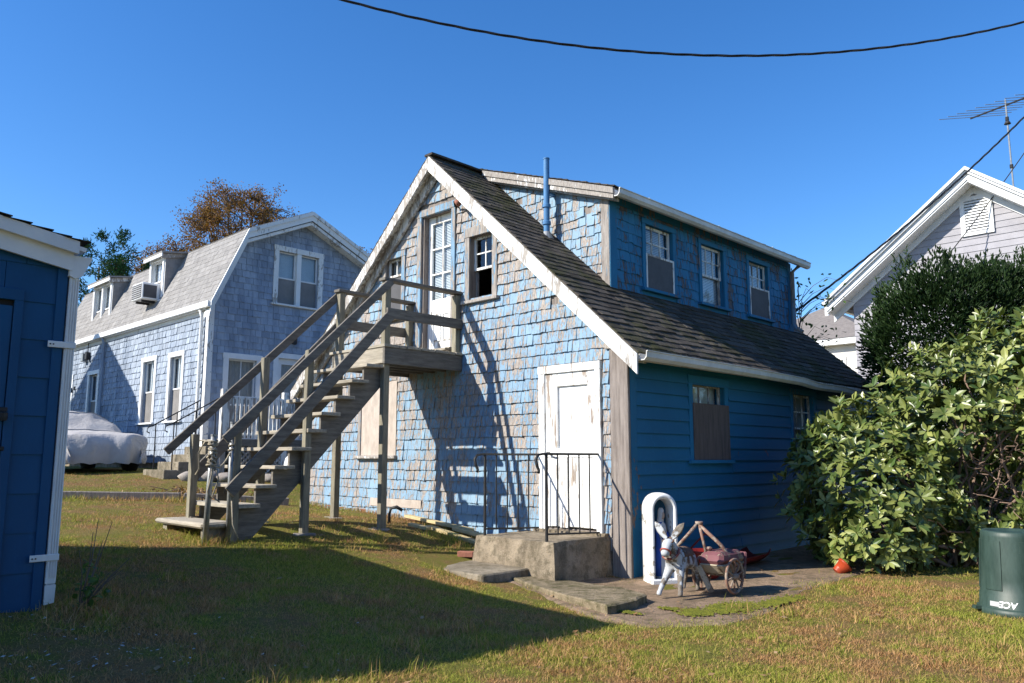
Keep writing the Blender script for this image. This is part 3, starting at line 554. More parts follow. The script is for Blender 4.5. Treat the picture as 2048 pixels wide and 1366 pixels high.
# vent pipe
vp = link('vent_pipe', None, house); px, py = -1.98, .80
MB().lathe([(.045, 4.45), (.045, 5.72), (.05, 5.722), (.05, 5.74)], 14, (px, py, 0)).build('pipe', 'pipe_blue', vp, smooth=False)
for z in (4.98, 4.72): MB().lathe([(.046, z), (.062, z + .005), (.062, z + .05), (.046, z + .06)], 14, (px, py, 0)).build('collar', 'pipe_blue', vp)
MB().lathe([(.11, 4.50), (.06, 4.60), (.05, 4.62)], 14, (px, py, 0)).build('flashing', 'galv', vp)
part('strap', 'pipe_blue', vp, (px - .03, px + .03, py + .04, DY0, 5.2, 5.22))

# ================================================================== OUTSIDE STAIR to the upper door
stair = thing('outside_stair', 'weathered wooden outside staircase with landing and handrails climbing to upper door', 'staircase', HM)
NX, FX = -2.97, -4.05; PO = -1.34; PT = 2.84      # near/far side x, landing front y, deck height
def post(x, y, z0, z1, s=.09): return part('post', 'wood_z', stair, (x - s / 2, x + s / 2, y - s / 2, y + s / 2, z0, z1), bevel=.005, j=.003)
gz = lambda x, y: gl(KH, x, y).z
for x in (NX, FX):
    post(x, PO + .03, gz(x, PO) - .15, 3.70)
    post(x, -.07, PT - .02, 3.68)
    post(x, -2.44, gz(x, -2.44) - .15, 2.66, .085)
    post(x, -3.33, gz(x, -3.33) - .12, 1.64, .085)
    sx = 1 if x == NX else -1
    # landing rails
    part('top_rail', 'wood_y', stair, (x - .07, x + .07, PO - .05, -.005, 3.70, 3.742), bevel=.005)
    part('mid_rail', 'wood_y', stair, (x + sx * .046, x + sx * .085, PO - .005, -.01, 3.19, 3.33), bevel=.004)
    # sloping rails
    m = MB(); m.beam((x + sx * .065, -3.64 if sx < 0 else -3.50, 1.43 if sx < 0 else 1.555), (x + sx * .065, PO + .06, 3.70), .038, .10); m.build('handrail', 'wood_y', stair, bevel=.004)
    m = MB(); m.beam((x + sx * .066, -3.42 if sx > 0 else -3.30, .98 if sx > 0 else 1.13), (x + sx * .066, PO + .06, 3.24), .036, .14); m.build('mid_rail', 'wood_y', stair, bevel=.004)
    # stringer: a wide plank
    g0 = gz(x, -3.4); xx = x - sx * .07
    teeth = [(-3.40, g0 - .06), (-3.14, g0 - .06), (PO + .02, PT - .54), (PO + .02, PT - .30)]; n_t = 10
    for i in range(n_t - 1, 0, -1):
        t = i / (n_t - 1); y = -3.36 + (PO - .17 + 3.36) * t; z = .62 + (PT - .28 - .62) * t; teeth += [(y + .105, z - .042), (y - .095, z - .042)]
        teeth += [(y - .095, z - .24)] if i > 1 else [(y - .095, z - .17), (-3.36, z - .17), (-3.36, g0 - .06)]
    m = MB(lambda u, v, n: (n, u, v)); m.prism(teeth[1:], xx - .02, xx + .02); m.build('stringer', 'wood_y', stair)
# treads
n_t = 10
for i in range(1, n_t):
    t = i / (n_t - 1); y = -3.36 + (PO - .17 + 3.36) * t; z = .62 + (PT - .28 - .62) * t
    w0, w1 = FX - .10, NX + .04
    part('tread', 'wood_x', stair, (w0 + random.uniform(-.02, .01), w1 + random.uniform(-.01, .05), y - .14, y + .125, z - .04, z + random.uniform(0, .006)), bevel=.005, j=.003)
g0 = gz(-3.5, -3.7)
part('bottom_step', 'wood_x', stair, (FX - .20, NX - .0, -3.68, -3.30, g0 + .11, g0 + .17), bevel=.02, j=.008)
part('step_support', 'wood_z', stair, (FX - .06, FX + .02, -3.62, -3.36, g0 - .05, g0 + .108), j=.01); part('step_support', 'wood_z', stair, (NX - .14, NX - .06, -3.62, -3.36, g0 - .08, g0 + .108), j=.01)
# landing
part('front_beam', 'wood_x', stair, (FX - .02, NX + .05, PO - .045, PO - .015, PT - .25, PT - .04), bevel=.004)
part('side_beam', 'wood_y', stair, (NX + .05, NX + .09, PO - .045, -.02, PT - .26, PT - .04), bevel=.004); part('side_beam', 'wood_y', stair, (FX - .09, FX - .05, PO - .03, -.02, PT - .26, PT - .04), bevel=.004)
for x in (-3.25, -3.51, -3.77): part('joist', 'wood_y', stair, (x - .02, x + .02, PO - .014, -.02, PT - .24, PT - .041))
y = PO - .06
while y < -.06: part('deck_board', 'wood_x', stair, (FX - .12, NX + .11 + random.uniform(-.01, .012), y, y + .118, PT - .038, PT + random.uniform(-.002, .004)), bevel=.004); y += .124
o = MB(); o.beam((-3.55, -.22, PT + .03), (-3.05, -.16, PT + .07), .10, .03); o = o.build('loose_board', 'wood_x', None); o.matrix_world = HM; tag(o, 'loose grey board lying on the landing at the upper door', 'board')
for yy, x, wh_ in ((-2.44, FX, 'far middle post of the stair'), (-2.44, NX, 'near middle post of the stair'), (PO, NX, 'near landing post'), (PO, FX, 'far landing post')):
    q = gl(KH, x, yy); br = MB(); br.box(-.13, .13, -.1, .1, -.08, .012, j=.014); b = br.build('footing_stone', 'stone', None, bevel=.02); b.location = q; b.rotation_euler.z = random.uniform(0, 3)
    tag(b, 'flat brown footing stone half buried under the ' + wh_, 'stone', 'footing stones under the stair posts')
# two galvanised pipes and a frayed rope at the stair foot
def pipe_post(x, y, h, lean, label):
    q = gl(KH, x, y); o = thing('metal_post', label, 'post', Matrix.Translation(q))
    p1 = Vector((lean[0], lean[1], h)); MB().tube([(0, 0, -.1), p1 * .5, p1], .031, 12).build('pipe', 'galv', o, smooth=True); MB().tube([p1 - Vector((0, 0, .002)), p1 + Vector((0, 0, .02))], .034, 12).build('cap', 'galv', o)
    MB().tube([p1 * .42 + Vector((-.03, 0, 0)), p1 * .42 + Vector((-.06, -.01, .015)), p1 * .42 + Vector((-.06, -.01, -.02))], .007, 6).build('ring', 'iron', o)
    return q, q + p1
qa, ta = pipe_post(-2.93, -3.66, 1.16, (.04, .0), 'shorter galvanised pipe post wound with rope before the bottom step')
qb, tb = pipe_post(-2.96, -3.38, 1.30, (-.01, .01), 'taller galvanised pipe post against the near stair stringer')
rp = []
for i in range(60): t = i / 59; an = i * 1.15; c = qa.lerp(ta, .97 - .25 * t); rr0 = random.uniform(.037, .055); rp.append(c + Vector((math.cos(an) * rr0, math.sin(an) * rr0, random.uniform(-.03, .03))))
e = rp[-1]; f = qb.lerp(tb, .78)
rp += [e.lerp(f, t) + Vector((0, 0, -.10 * math.sin(math.pi * t))) for t in np.linspace(.1, 1, 9)]
for i in range(14): an = i * 1.3; rp.append(f + Vector((math.cos(an) * .04, math.sin(an) * .04, .01 * i - .04)))
rope = thing('frayed_rope', 'frayed pale rope wound round the pipe posts and hanging loose', 'rope', Matrix.Translation(qa))
MB().tube([p - qa for p in rp], .011, 6).build('coil', 'rope', rope, smooth=True)
for (dx, s0) in ((-.14, .95), (.02, .74), (.10, .70)):
    c = qa.lerp(ta, s0) - qa; MB().tube([c, c + Vector((dx * .6, -.02, .0)), c + Vector((dx, -.03, -.12)), c + Vector((dx * .7 - .03, -.03, -.30)), c + Vector((dx * 1.2, -.02, -.36))], .009, 6).build('loose_end', 'rope', rope, smooth=True)
c = qb + Vector((.03, -.03, .45)); MB().tube([c - qa, c + Vector((.03, -.02, -.25)) - qa, c + Vector((.10, -.03, -.40)) - qa], .008, 6).build('loose_end', 'rope', rope, smooth=True)

# ================================================================== STOOP, RAILINGS, SLABS
stoop = thing('concrete_stoop', 'weathered concrete stoop below the white plank door', 'steps', HM)
sx0, sx1, sy0 = -1.50, -.28, -1.02
m = MB(); k = 10
vs_ = []
for z, gr in ((-.12, .035), (.18, .02), (.40, .0), (.452, -.012)):
    ring = [(sx0 - gr, sy0 - gr), (sx1 + gr, sy0 - gr), (sx1 + gr, .02), (sx0 - gr, .02)]; pts = []
    for i in range(4):
        a, b = ring[i], ring[(i + 1) % 4]
        for q in range(k): t = q / k; pts.append((a[0] + (b[0] - a[0]) * t + random.uniform(-.012, .012), a[1] + (b[1] - a[1]) * t + random.uniform(-.012, .012), z + random.uniform(-.006, .006)))
    vs_ += pts
n = 4 * k; m.add(vs_, [(i * n + j, i * n + (j + 1) % n, (i + 1) * n + (j + 1) % n, (i + 1) * n + j) for i in range(3) for j in range(n)] + [tuple(range(3 * n, 4 * n))]); m.build('block', 'stoop', stoop)
part('lower_slab', 'concrete', stoop, (-1.85, -.62, -1.75, sy0 + .02, -.10, .16), bevel=.015, j=.012)
part('door_sill', 'stoop', stoop, (-1.42, -.30, -.10, .0, .44, .485), j=.008)
def railing(x, label):
    o = thing('iron_railing', label, 'railing', HM @ Matrix.Translation((x, 0, .45))); yA, yB = -.97, -.03
    MB().tube([(0, yA, -.05), (0, yA, .95)], .017, 8).build('post', 'iron', o)
    MB().tube([(0, yB, .95), (0, yA - .06, .95), (0, yA - .13, .94), (0, yA - .17, .89), (0, yA - .15, .82), (0, yA - .12, .77), (0, yA - .13, .74)], [.014, .014, .015, .018, .018, .016, .02], 8).build('top_rail', 'iron', o, smooth=True)
    MB().tube([(0, yB, .04), (0, yA, .08)], .011, 6).build('bottom_rail', 'iron', o)
    for i in range(4): y = yA + (yB - yA) * (i + 1) / 5; MB().tube([(0, y, .06), (0, y, .94)], .0095, 6).build('baluster', 'iron', o)
railing(-.42, 'black wrought iron railing in front of the white door'); railing(-1.40, 'black wrought iron railing beside the blue shingles by the stair shadow')
o = MB(); o.box(-.1, .1, -.055, .055, 0, .065, j=.004); o = o.build('loose_brick', 'brick', None, bevel=.006); o.location = gl(KH, -1.66, -1.02, .0); o.rotation_euler.z = ROT + .5; tag(o, 'single red brick lying in grass beside the stoop', 'brick')
# patio: broken concrete pieces
mt['patio'] = M_conc('patio_concrete', (.32, .225, .155), (.23, .165, .11), (.12, .10, .06), .6)
def sheet(name, pts, dz, mat, th=.10, tilt=None):
    m = MB(); k = len(pts); P = []
    for i in range(k):
        a = Vector((*pts[i], 0)); b = Vector((*pts[(i + 1) % k], 0))
        for t in (0, .25, .5, .75): q = a.lerp(b, t); P.append((q.x + random.uniform(-.02, .02), q.y + random.uniform(-.02, .02)))
    cx = sum(p[0] for p in P) / len(P); cy = sum(p[1] for p in P) / len(P); n = len(P)
    W_ = [(p[0], p[1]) for p in P]; top = []; 
    for f in (1, .97, .6, .3):
        for p in W_: q = gl(KH, cx + (p[0] - cx) * f, cy + (p[1] - cy) * f); zz = dz + (tilt(cx + (p[0] - cx) * f, cy + (p[1] - cy) * f) if tilt else 0) - (.012 if f == 1 else 0); top.append((q.x, q.y, q.z + zz))
    q = gl(KH, cx, cy); top.append((q.x, q.y, q.z + dz + (tilt(cx, cy) if tilt else 0))); bot = [(p[0], p[1], p[2] - th) for p in top[:n]]
    b0 = len(top); fs = [(r * n + i, r * n + (i + 1) % n, (r + 1) * n + (i + 1) % n, (r + 1) * n + i) for r in range(3) for i in range(n)] + [(3 * n + i, 3 * n + (i + 1) % n, 4 * n) for i in range(n)] + [(b0 + i, b0 + (i + 1) % n, (i + 1) % n, i) for i in range(n)]
    return m.add(top + bot, fs).build(name, mat, None)
PAT = [(.3, -1.75), (1.1, -2.05), (1.65, -2.0), (2.0, -1.5), (2.02, -.7), (1.78, .6), (1.62, 3.6), (-.02, 4.6), (-.02, -.05), (-.75, -.6), (-.70, -1.35)]
tag(sheet('patio', PAT, .012, 'patio', .12), kind='structure')
FL = [(-1.0, -2.25), (.05, -1.7), (.02, -1.25), (-.5, -1.15), (-1.1, -1.5)]
SLB = [(-.62, -1.30), (.29, -1.66), (1.12, -1.90), (1.12, -1.55), (1.02, -1.14), (.56, -.92), (-.30, -.85), (-.62, -1.02)]; o = sheet('broken_slab', SLB, .03, 'slab', .09, tilt=lambda x, y: .03 + .028 * x); tag(o, 'cracked tilted concrete slab lifted above the patio in front of the stoop', 'slab')
# pieces of lumber under the shingles
for i, (x0, x1, y0, y1, h, lb) in enumerate(((-3.9, -2.55, -.17, -.12, .07, 'pale new plank lying along the cottage wall beside the black pipe elbow'), (-2.75, -1.55, -.25, -.22, .06, 'pale new plank leaning flat against the shingles beside the stoop'), (-3.1, -1.62, -.42, -.50, .03, 'long pale new plank lying on grass outside the other planks'), (-3.25, -2.9, -.62, -.58, .03, 'short pale plank offcut lying in grass below the landing post'))):
    p, q = gl(KH, x0, y0, h), gl(KH, x1, y1, h); o = MB(); o.beam(p, q, .10 if i != 3 else .09, .04); o = o.build('lumber_plank', 'lumber', None, bevel=.003); tag(o, lb, 'plank', 'pale planks on the ground by the cottage')
q = gl(KH, -3.55, -.75); o = MB(); o.tube([q + Vector((0, 0, -.05)), q + Vector((0, 0, .12)), q + Vector((.02, .01, .20)), q + Vector((.10, .0, .22)), q + Vector((.18, 0, .17))], .022, 8); tag(o.build('pipe_elbow', 'iron', None, smooth=True), 'bent dark pipe elbow rising from the grass near the landing post', 'pipe')

# ================================================================== GREY GAMBREL HOUSE (left, behind)
LM = frame(QL); gb = thing('gambrel_house', 'weathered grey shingled house with gambrel roof and two dormers', 'house', LM)
GW, GL, GE, GBk, GP = 4.76, 10.6, 3.62, (.69, 5.44), 6.22         # width, length, eave, break (y,z), peak (local heights above siding base)
ggt = lambda y: (lambda q: GE - .05 + (GBk[1] - GE) * q / GBk[0] if q < GBk[0] else GBk[1] - .05 + (GP - GBk[1]) * (q - GBk[0]) / (GW / 2 - GBk[0]))(min(y, GW - y))
PW = (1.66, 2.78, 3.84, 5.16); GLW = (.50, 1.20, .55, 2.38); GDW = (1.76, 2.50, .52, 2.50)
LW1 = (-1.95, -1.28, .98, 2.52); LW2 = (-3.62, -2.90, .98, 2.54); LW3 = (-7.65, -6.95, .98, 2.50); LDo = (-9.95, -9.2, .3, 2.5)
FG = F_side
wall(FG, 0, GW, 0, ggt, [PW, GLW, GDW], extra=(GBk[0], GW / 2, GW - GBk[0])).build('gable_wall', 'shingle_grey', gb)
wall(F_front, -GL, 0, 0, lambda u: GE - .05, [LW1, LW2, LW3, LDo]).build('side_wall', 'shingle_grey', gb)
MB().add([(-GL, 0, 0), (-GL, GW, 0), (-GL, GW, GE), (-GL, GW - GBk[0], GBk[1] - .05), (-GL, GW / 2, GP - .05), (-GL, GBk[0], GBk[1] - .05), (-GL, 0, GE)], [tuple(range(7))]).add([(-GL, GW, 0), (0, GW, 0), (0, GW, GE), (-GL, GW, GE)], [(0, 1, 2, 3)]).build('back_wall', 'shingle_grey', gb)
part('foundation', 'concrete', gb, (-GL + .04, -.04, .04, GW - .04, -.9, -.002))
sh = Shingles(gb, LM, 'wall_shingle', 'shingle_grey', n_parts=300)
ex = lambda h, c=.11: (h[0] - c, h[1] + c, h[2] - c, h[3] + c)
kk = (GP - GBk[1]) / (GW / 2 - GBk[0]); ks = (GBk[1] - GE) / GBk[0]
sh.lay(shift(FG, .002), 0, GW, -.01, GP - .1, .155, .11, .22, .026, holes=[ex(PW), ex(GLW), ex(GDW)], clips=[(-ks, 1, GE - .06), (-kk, 1, GBk[1] - kk * GBk[0] - .06), (ks, 1, GE - .06 + ks * GW), (kk, 1, GBk[1] - kk * GBk[0] - .06 + kk * GW)], jit=.006, rot=.008)
sh.lay(shift(F_front, .002), -GL, 0, -.01, GE - .12, .155, .11, .22, .022, holes=[ex(LW1), ex(LW2), ex(LW3), ex(LDo)], jit=.006, rot=.008); sh.done()
# gambrel roof
r2 = Shingles(gb, LM, 'roof_shingle', 'roof_grey', units=UNITS_FLAT, n_parts=300); oh = .30
segs_ = [((-.14, GE - .02), (GBk[0], GBk[1] + .02)), ((GBk[0] - .02, GBk[1] + .02), (GW / 2, GP + .02))]
for (p0, p1) in segs_:
    for sgn in (0, 1):
        Yf = (lambda y: y) if not sgn else (lambda y: GW - y)
        slab('roof_deck', 'roof_grey', gb, [(-GL - oh, Yf(p0[0]), p0[1]), (oh, Yf(p0[0]), p0[1]), (oh, Yf(p1[0]), p1[1]), (-GL - oh, Yf(p1[0]), p1[1])], .05)
    ln = math.hypot(p1[0] - p0[0], p1[1] - p0[1]); cy, cz = (p1[0] - p0[0]) / ln, (p1[1] - p0[1]) / ln
    Fr = (lambda p0, cy, cz: lambda u, v, n: (u, p0[0] + cy * v - cz * n, p0[1] + cz * v + cy * n + .004))(p0, cy, cz)
    dh = []
    r2.lay(Fr, -GL - oh, oh, 0, ln, .15, .16, .30, .008, holes=dh, jit=.004, rot=.003)
    Fr2 = (lambda p0, cy, cz: lambda u, v, n: (u, GW - p0[0] - cy * v + cz * n, p0[1] + cz * v + cy * n + .004))(p0, cy, cz)
    if p0[0] > 0: r2.lay(Fr2, -GL - oh, oh, 0, ln, .15, .16, .30, .008, jit=.004, rot=.003)
r2.done()
# rake boards following the gambrel, cornice under the eave, corner boards
def rk2(p, q, mat='white_some'):
    for (d0, d1, x0, x1) in ((-.24, -.01, oh, oh + .03), (-.34, -.26, .0, oh - .01), (-.10, -.005, oh + .031, oh + .06)):
        MB().hexa([(x, y, z + dd) for dd in (d0, d1) for (y, z) in (p, q) for x in (x0, x1)]).build('rake_board', mat, gb)
P_ = [(-.14, GE - .02), (GBk[0], GBk[1] + .02), (GW / 2, GP + .02), (GW - GBk[0], GBk[1] + .02), (GW + .14, GE - .02)]
for p, q in zip(P_, P_[1:]): rk2(p, q)
part('eave_board', 'white', gb, (-GL - .2, oh, -.20, -.12, GE - .14, GE - .01), (-GL - .2, .0, -.12, -.005, GE - .16, GE - .11))
part('frieze', 'white_some', gb, (-GL, -.1, -.035, -.005, GE - .26, GE - .162))
part('corner_board', 'white_some', gb, (-.10, .035, -.035, -.004, -.02, GE - .16), bevel=.004); part('corner_board', 'white_some', gb, (.003, .035, -.003, .10, -.02, GE + .05), bevel=.004)
for x in (-.20, -6.45): MB().tube([(x, -.16, GE - .08), (x, -.09, GE - .3), (x, -.085, .25), (x, -.085, .1), (x + .0, -.2, .02)], .04, 10).build('downspout', 'white' if x > -1 else 'shingle_grey', gb, smooth=True)
for h, bk in ((LW1, 'curtain'), (LW2, 'curtain'), (LW3, 'none')): window(gb, F_front, *h, casing='white', sash='white', cw=.12, cols=2, rows=1, lower='screen', scr='screen_pale', back=bk, proud=.04)
window(gb, FG, *PW, casing='white_some', sash='white', cw=.13, cols=1, rows=1, lower='screen', scr='screen_pale', back='blind', proud=.04, mull=(2.16, 2.28), sill=True)
window(gb, FG, *GLW, casing='white', sash='white', cw=.13, cols=2, rows=1, lower='screen', scr='screen_pale', back='curtain', proud=.04, meet=.42)
def pdoor(F, h):
    a, b, c, d = h; m = MB(F); m.box(a - .13, a, c, d, -.02, .04); m.box(b, b + .13, c, d, -.02, .04); m.box(a - .14, b + .14, d, d + .13, -.02, .046); dr = m.build('door', 'white', gb, bevel=.004)
    m = MB(F); m.box(a, a + .12, c, d, -.08, -.04); m.box(b - .12, b, c, d, -.08, -.04); m.box(a + .12, b - .12, d - .14, d, -.08, -.041); m.box(a + .12, b - .12, c, c + .7, -.08, -.041); m.build('leaf', 'white', dr); MB(F).add([(a + .12, c + .7, -.06), (b - .12, c + .7, -.06), (b - .12, d - .14, -.058), (a + .12, d - .14, -.058)], [(0, 1, 2, 3)]).build('pane', 'glass', dr)
    part('curtain', 'curtain', dr, (a + .1, b - .1, c + .68, d - .12, -.1, -.09), F=F)
pdoor(FG, GDW); pdoor(F_front, LDo)
# two dormers on the steep slope
def dormer2(x0, x1, two, zb, zt):
    o = link('dormer', None, gb); o.empty_display_size = .1; yf = .16; Fd = shift(F_front, -yf)
    hs2 = (x0 + .14, x1 - .14, zb + .12, zt - .16)
    wall(Fd, x0, x1, zb, lambda u: zt, [hs2]).build('dormer_front', 'white', o)
    yb = GBk[0] + .25
    for x in (x0, x1): MB().add([(x, yf, zb), (x, yf, zt), (x, yb, zt + .10), (x, yb, zb)], [(0, 1, 2, 3)]).build('dormer_cheek', 'roof_grey', o)
    cs = Shingles(o, LM, 'cheek_shingle', 'roof_grey', units=UNITS_FLAT, n_parts=30); Fc = lambda u, v, n: (x1 + n, u, v)
    cs.lay(Fc, yf, yb, zb, zt, .14, .14, .26, .007, jit=.003); cs.done()
    slab('dormer_roof', 'roof_grey', o, [(x0 - .12, yf - .16, zt), (x1 + .12, yf - .16, zt), (x1 + .12, yb + .3, zt + .16), (x0 - .12, yb + .3, zt + .16)], .04)
    part('dormer_fascia', 'white', o, (x0 - .10, x1 + .10, yf - .15, yf - .12, zt - .13, zt - .045)); MB().hexa([(x, y, zt + (y - yf) * .2 + z) for z in (-.15, -.04) for y in (yf - .12, yb) for x in (x1 + .004, x1 + .05)]).build('dormer_rake', 'white_worn', o)
    window(o, Fd, *hs2, casing='white', sash='white', cw=.10, cols=2 if not two else 1, rows=1, lower='screen', scr='screen_pale', upper='glass', back='blind', proud=.03, mull=((x0 + x1) / 2 - .05, (x0 + x1) / 2 + .05) if two else None)
dormer2(-4.1, -3.1, False, GE + .42, GE + 1.78); dormer2(-8.4, -6.8, True, GE + .04, GE + 1.72)
ac = thing('air_conditioner', 'white window air conditioner sticking out of the gambrel house dormer', 'air conditioner', LM @ Matrix.Translation((-3.62, .10, GE + .52)))
part('case', 'white', ac, (-.34, .34, -.42, .05, 0, .44), bevel=.02); part('grille', 'screen', ac, (-.30, .30, -.428, -.421, .04, .40)); part('side_grille', 'screen', ac, (.341, .346, -.38, -.05, .05, .38))
for i in range(6): part('grille_bar', 'white', ac, (-.29, .29, -.434, -.429, .07 + i * .055, .08 + i * .055))
part('bracket', 'iron', ac, (-.2, -.16, -.36, .06, -.06, -.001), (.16, .2, -.36, .06, -.06, -.001))
for (x, z, nm, lb) in ((-7.9, 3.05, 'meter_box', 'grey electric meter boxes on the gambrel house long wall'),):
    o = thing(nm, lb, 'meter', LM @ Matrix.Translation((x, -.02, z))); part('box', 'galv', o, (-.22, -.05, -.14, 0, -.12, .12), bevel=.01); part('box', 'iron', o, (.05, .2, -.12, 0, -.08, .14), bevel=.01); MB().tube([(.12, -.06, .14), (.12, -.05, .5), (.3, -.04, .7)], .015, 6).build('conduit', 'iron', o)
o = thing('wall_lantern', 'small dark wall lantern above the gambrel house porch door', 'lamp', LM @ Matrix.Translation((.02, 2.12, 2.95))); part('plate', 'iron', o, (0, .03, -.06, .06, -.07, .07)); MB().lathe([(.03, -.1), (.06, -.08), (.065, .05), (.03, .09)], 10, (.11, 0, 0)).build('lamp_shade', 'iron', o)
o = thing('floodlight', 'small floodlight by the far side door of the gambrel house', 'lamp', LM @ Matrix.Translation((-8.9, -.02, 2.2))); part('plate', 'iron', o, (-.05, .05, -.03, 0, -.05, .05)); MB().lathe([(.03, 0), (.06, -.1), (.07, -.14)], 10, (0, -.1, .0)).build('lamp_shade', 'iron', o)

# porch with white pickets, lattice, side steps
porch = thing('side_porch', 'small porch with white picket railing and lattice skirt on gambrel house gable', 'porch', LM)
PX = 1.25; DZ = .50
y = -.15
while y < 4.2: part('deck_board', 'wood_x', porch, (.04, PX, y, y + .13, DZ - .03, DZ)); y += .135
part('rim_board', 'wood_y', porch, (PX, PX + .03, -.17, 4.2, DZ - .15, DZ + .002))
part('rail', 'white', porch, (PX - .06, PX, -.1, 4.2, DZ + .86, DZ + .92), bevel=.003); part('rail', 'white', porch, (PX - .05, PX - .01, -.1, 4.2, DZ + .08, DZ + .13))
y = -.08
while y < 4.15: part('picket', 'white_peel', porch, (PX + .001, PX + .02, y, y + .055, DZ + .02, DZ + .90)); y += .098
for y in (-.14, 1.30, 2.75, 4.2): part('post', 'white_peel', porch, (PX - .09, PX + .03, y - .06, y + .06, -.7, DZ + 1.06), bevel=.005)
m = MB(); F = lambda u, v, n: (PX - .02 + n, u, v)
for i in range(40):
    for sg in (1, -1):
        y0 = -.2 + i * .11; y1 = y0 + .62 * sg; m.v and None
        za, zb = -.35, DZ - .15; ya, yb = (y0, y0 + .65) if sg > 0 else (y0 + .65, y0)
        if min(ya, yb) < -.15 or max(ya, yb) > 4.2: continue
        m.beam((PX - .02 + .012 * sg, ya, za), (PX - .02 + .012 * sg, yb, zb), .012, .035, up=(1, 0, 0)) if False else m.beam((PX - .02 + .012 * sg, ya, za), (PX - .02 + .012 * sg, yb, zb), .010, .035, up=(0, 0, 1))
m.build('lattice', 'white_worn', porch)
stp = thing('porch_steps', 'concrete block steps with black iron handrail at the gambrel house porch', 'steps', LM)
for i in range(4): part('step', 'concrete', stp, (.10, 1.15, -.17 - .28 * (i + 1), -.17 - .28 * i - .004, -.75, DZ - .16 * (i + 1)), bevel=.01, j=.006)
for x in (.18, 1.1):
    MB().tube([(x, -.2, 1.36), (x, -1.15, .80), (x, -1.28, .74), (x, -1.30, .65), (x, -1.24, .62)], .014, 6).build('handrail', 'iron', stp)
    for y, z0, z1 in ((-.25, .4, 1.33), (-1.12, -.3, .82)): MB().tube([(x, y, z0), (x, y, z1)], .012, 6).build('rail_post', 'iron', stp)
    MB().tube([(x, -.68, .0), (x, -.68, 1.08)], .009, 6).build('baluster', 'iron', stp)
# propane tank, rocks and timber edging
q = gl(KH, -7.0, -1.0); pt = wl(QL, 2.9, 1.5); q = Vector((pt.x, pt.y, G(pt.x, pt.y)))
tank = thing('fuel_tank', 'white horizontal fuel tank lying behind the stair foot', 'tank', Matrix.Translation(q) @ Matrix.Rotation(R_(20), 4, 'Z'))
m = MB(lambda u, v, n: (n, u, v + .40)); m.lathe([(.02, -.98), (.15, -.95), (.25, -.86), (.30, -.75), (.30, .75), (.25, .86), (.15, .95), (.02, .98)], 24); m.build('shell', 'white', tank, smooth=True)
for x in (-.5, .5): part('cradle', 'concrete', tank, (x - .08, x + .08, -.25, .25, -.1, .15))
def rock(name, loc, r, mat, label, group=None, sq=.6):
    m = MB(); n1, n2 = 7, 10; vs_ = [(0, 0, -r * sq)]
    for i in range(1, n1):
        for j in range(n2): a, b = math.pi * i / n1, 2 * math.pi * j / n2; k = r * random.uniform(.8, 1.15); vs_.append((k * math.sin(a) * math.cos(b) * 1.25, k * math.sin(a) * math.sin(b), -k * sq * math.cos(a)))
    vs_.append((0, 0, r * sq)); fs = [(0, 1 + (j + 1) % n2, 1 + j) for j in range(n2)] + [(1 + (i - 1) * n2 + j, 1 + (i - 1) * n2 + (j + 1) % n2, 1 + i * n2 + (j + 1) % n2, 1 + i * n2 + j) for i in range(1, n1 - 1) for j in range(n2)] + [(1 + (n1 - 2) * n2 + j, 1 + (n1 - 2) * n2 + (j + 1) % n2, len(vs_) - 1) for j in range(n2)]
    o = m.add(vs_, fs).build(name, mat, None, smooth=True); o.location = loc; o.rotation_euler.z = random.uniform(0, 6); return tag(o, label, 'stone', group)
for i in range(9):
    p = wl(QL, 1.6 + .10 * i + random.uniform(-.1, .1), -.9 + i * .28); rock('field_stone', (p.x, p.y, G(p.x, p.y) + .06), random.uniform(.14, .24), 'stone', 'pale field stone in the row below the porch lattice', 'field stones below the porch')
for i, (a, b, lb) in enumerate((((-9.6, 11.9), (-5.3, 13.0), 'long grey landscape timber edging the lawn near the shed'), ((-5.25, 13.02), (-3.7, 13.5), 'grey landscape timber edging that ends at the cottage corner'))):
    m = MB(); za, zb = G(*a), G(*b); m.beam((*a, za + .05), (*b, zb + .05), .14, .16); o = m.build('landscape_timber', 'wood_grey', None, bevel=.01); tag(o, lb, 'timber')

# ================================================================== COVERED CAR
cp = wl(QL, -.85, -1.75); cz = G(cp.x, cp.y)
car = thing('covered_car', 'car under a crumpled pale grey fabric cover beside the gambrel house', 'car', Matrix.Translation((cp.x, cp.y, cz)) @ Matrix.Rotation(ROT, 4, 'Z') @ Matrix.Diagonal((1, 1.12, 1.04, 1)))
def M_cover():
    k = N('car_cover_fabric'); v = k.coord('Object'); a = k.noise(v, 2.2, 4, .6); b = k.noise(k.coord('Object', (1, 1, .4)), 9, 4, .6)
    k.bump(k.math('ADD', k.math('MULTIPLY', a, 1.2), k.math('MULTIPLY', b, .4)), .5, .06); return k.out(k.mix(k.ramp(a, .35, .65), (.50, .48, .47), (.42, .40, .39)), .75, .2)
mt['cover'] = M_cover()
CL = 4.4; cs_ = [(0, .68, .72), (-.06, .82, .80), (-.3, .88, .84), (-1.2, .9, .90), (-1.35, .9, .94), (-1.95, .86, 1.32), (-2.3, .84, 1.36), (-3.2, .84, 1.34), (-3.7, .88, .95), (-4.3, .86, .88), (-4.4, .75, .75)]
xs_ = np.linspace(0, -CL, 60); vs_ = []; prof = [(0, 1)] ; na = 25
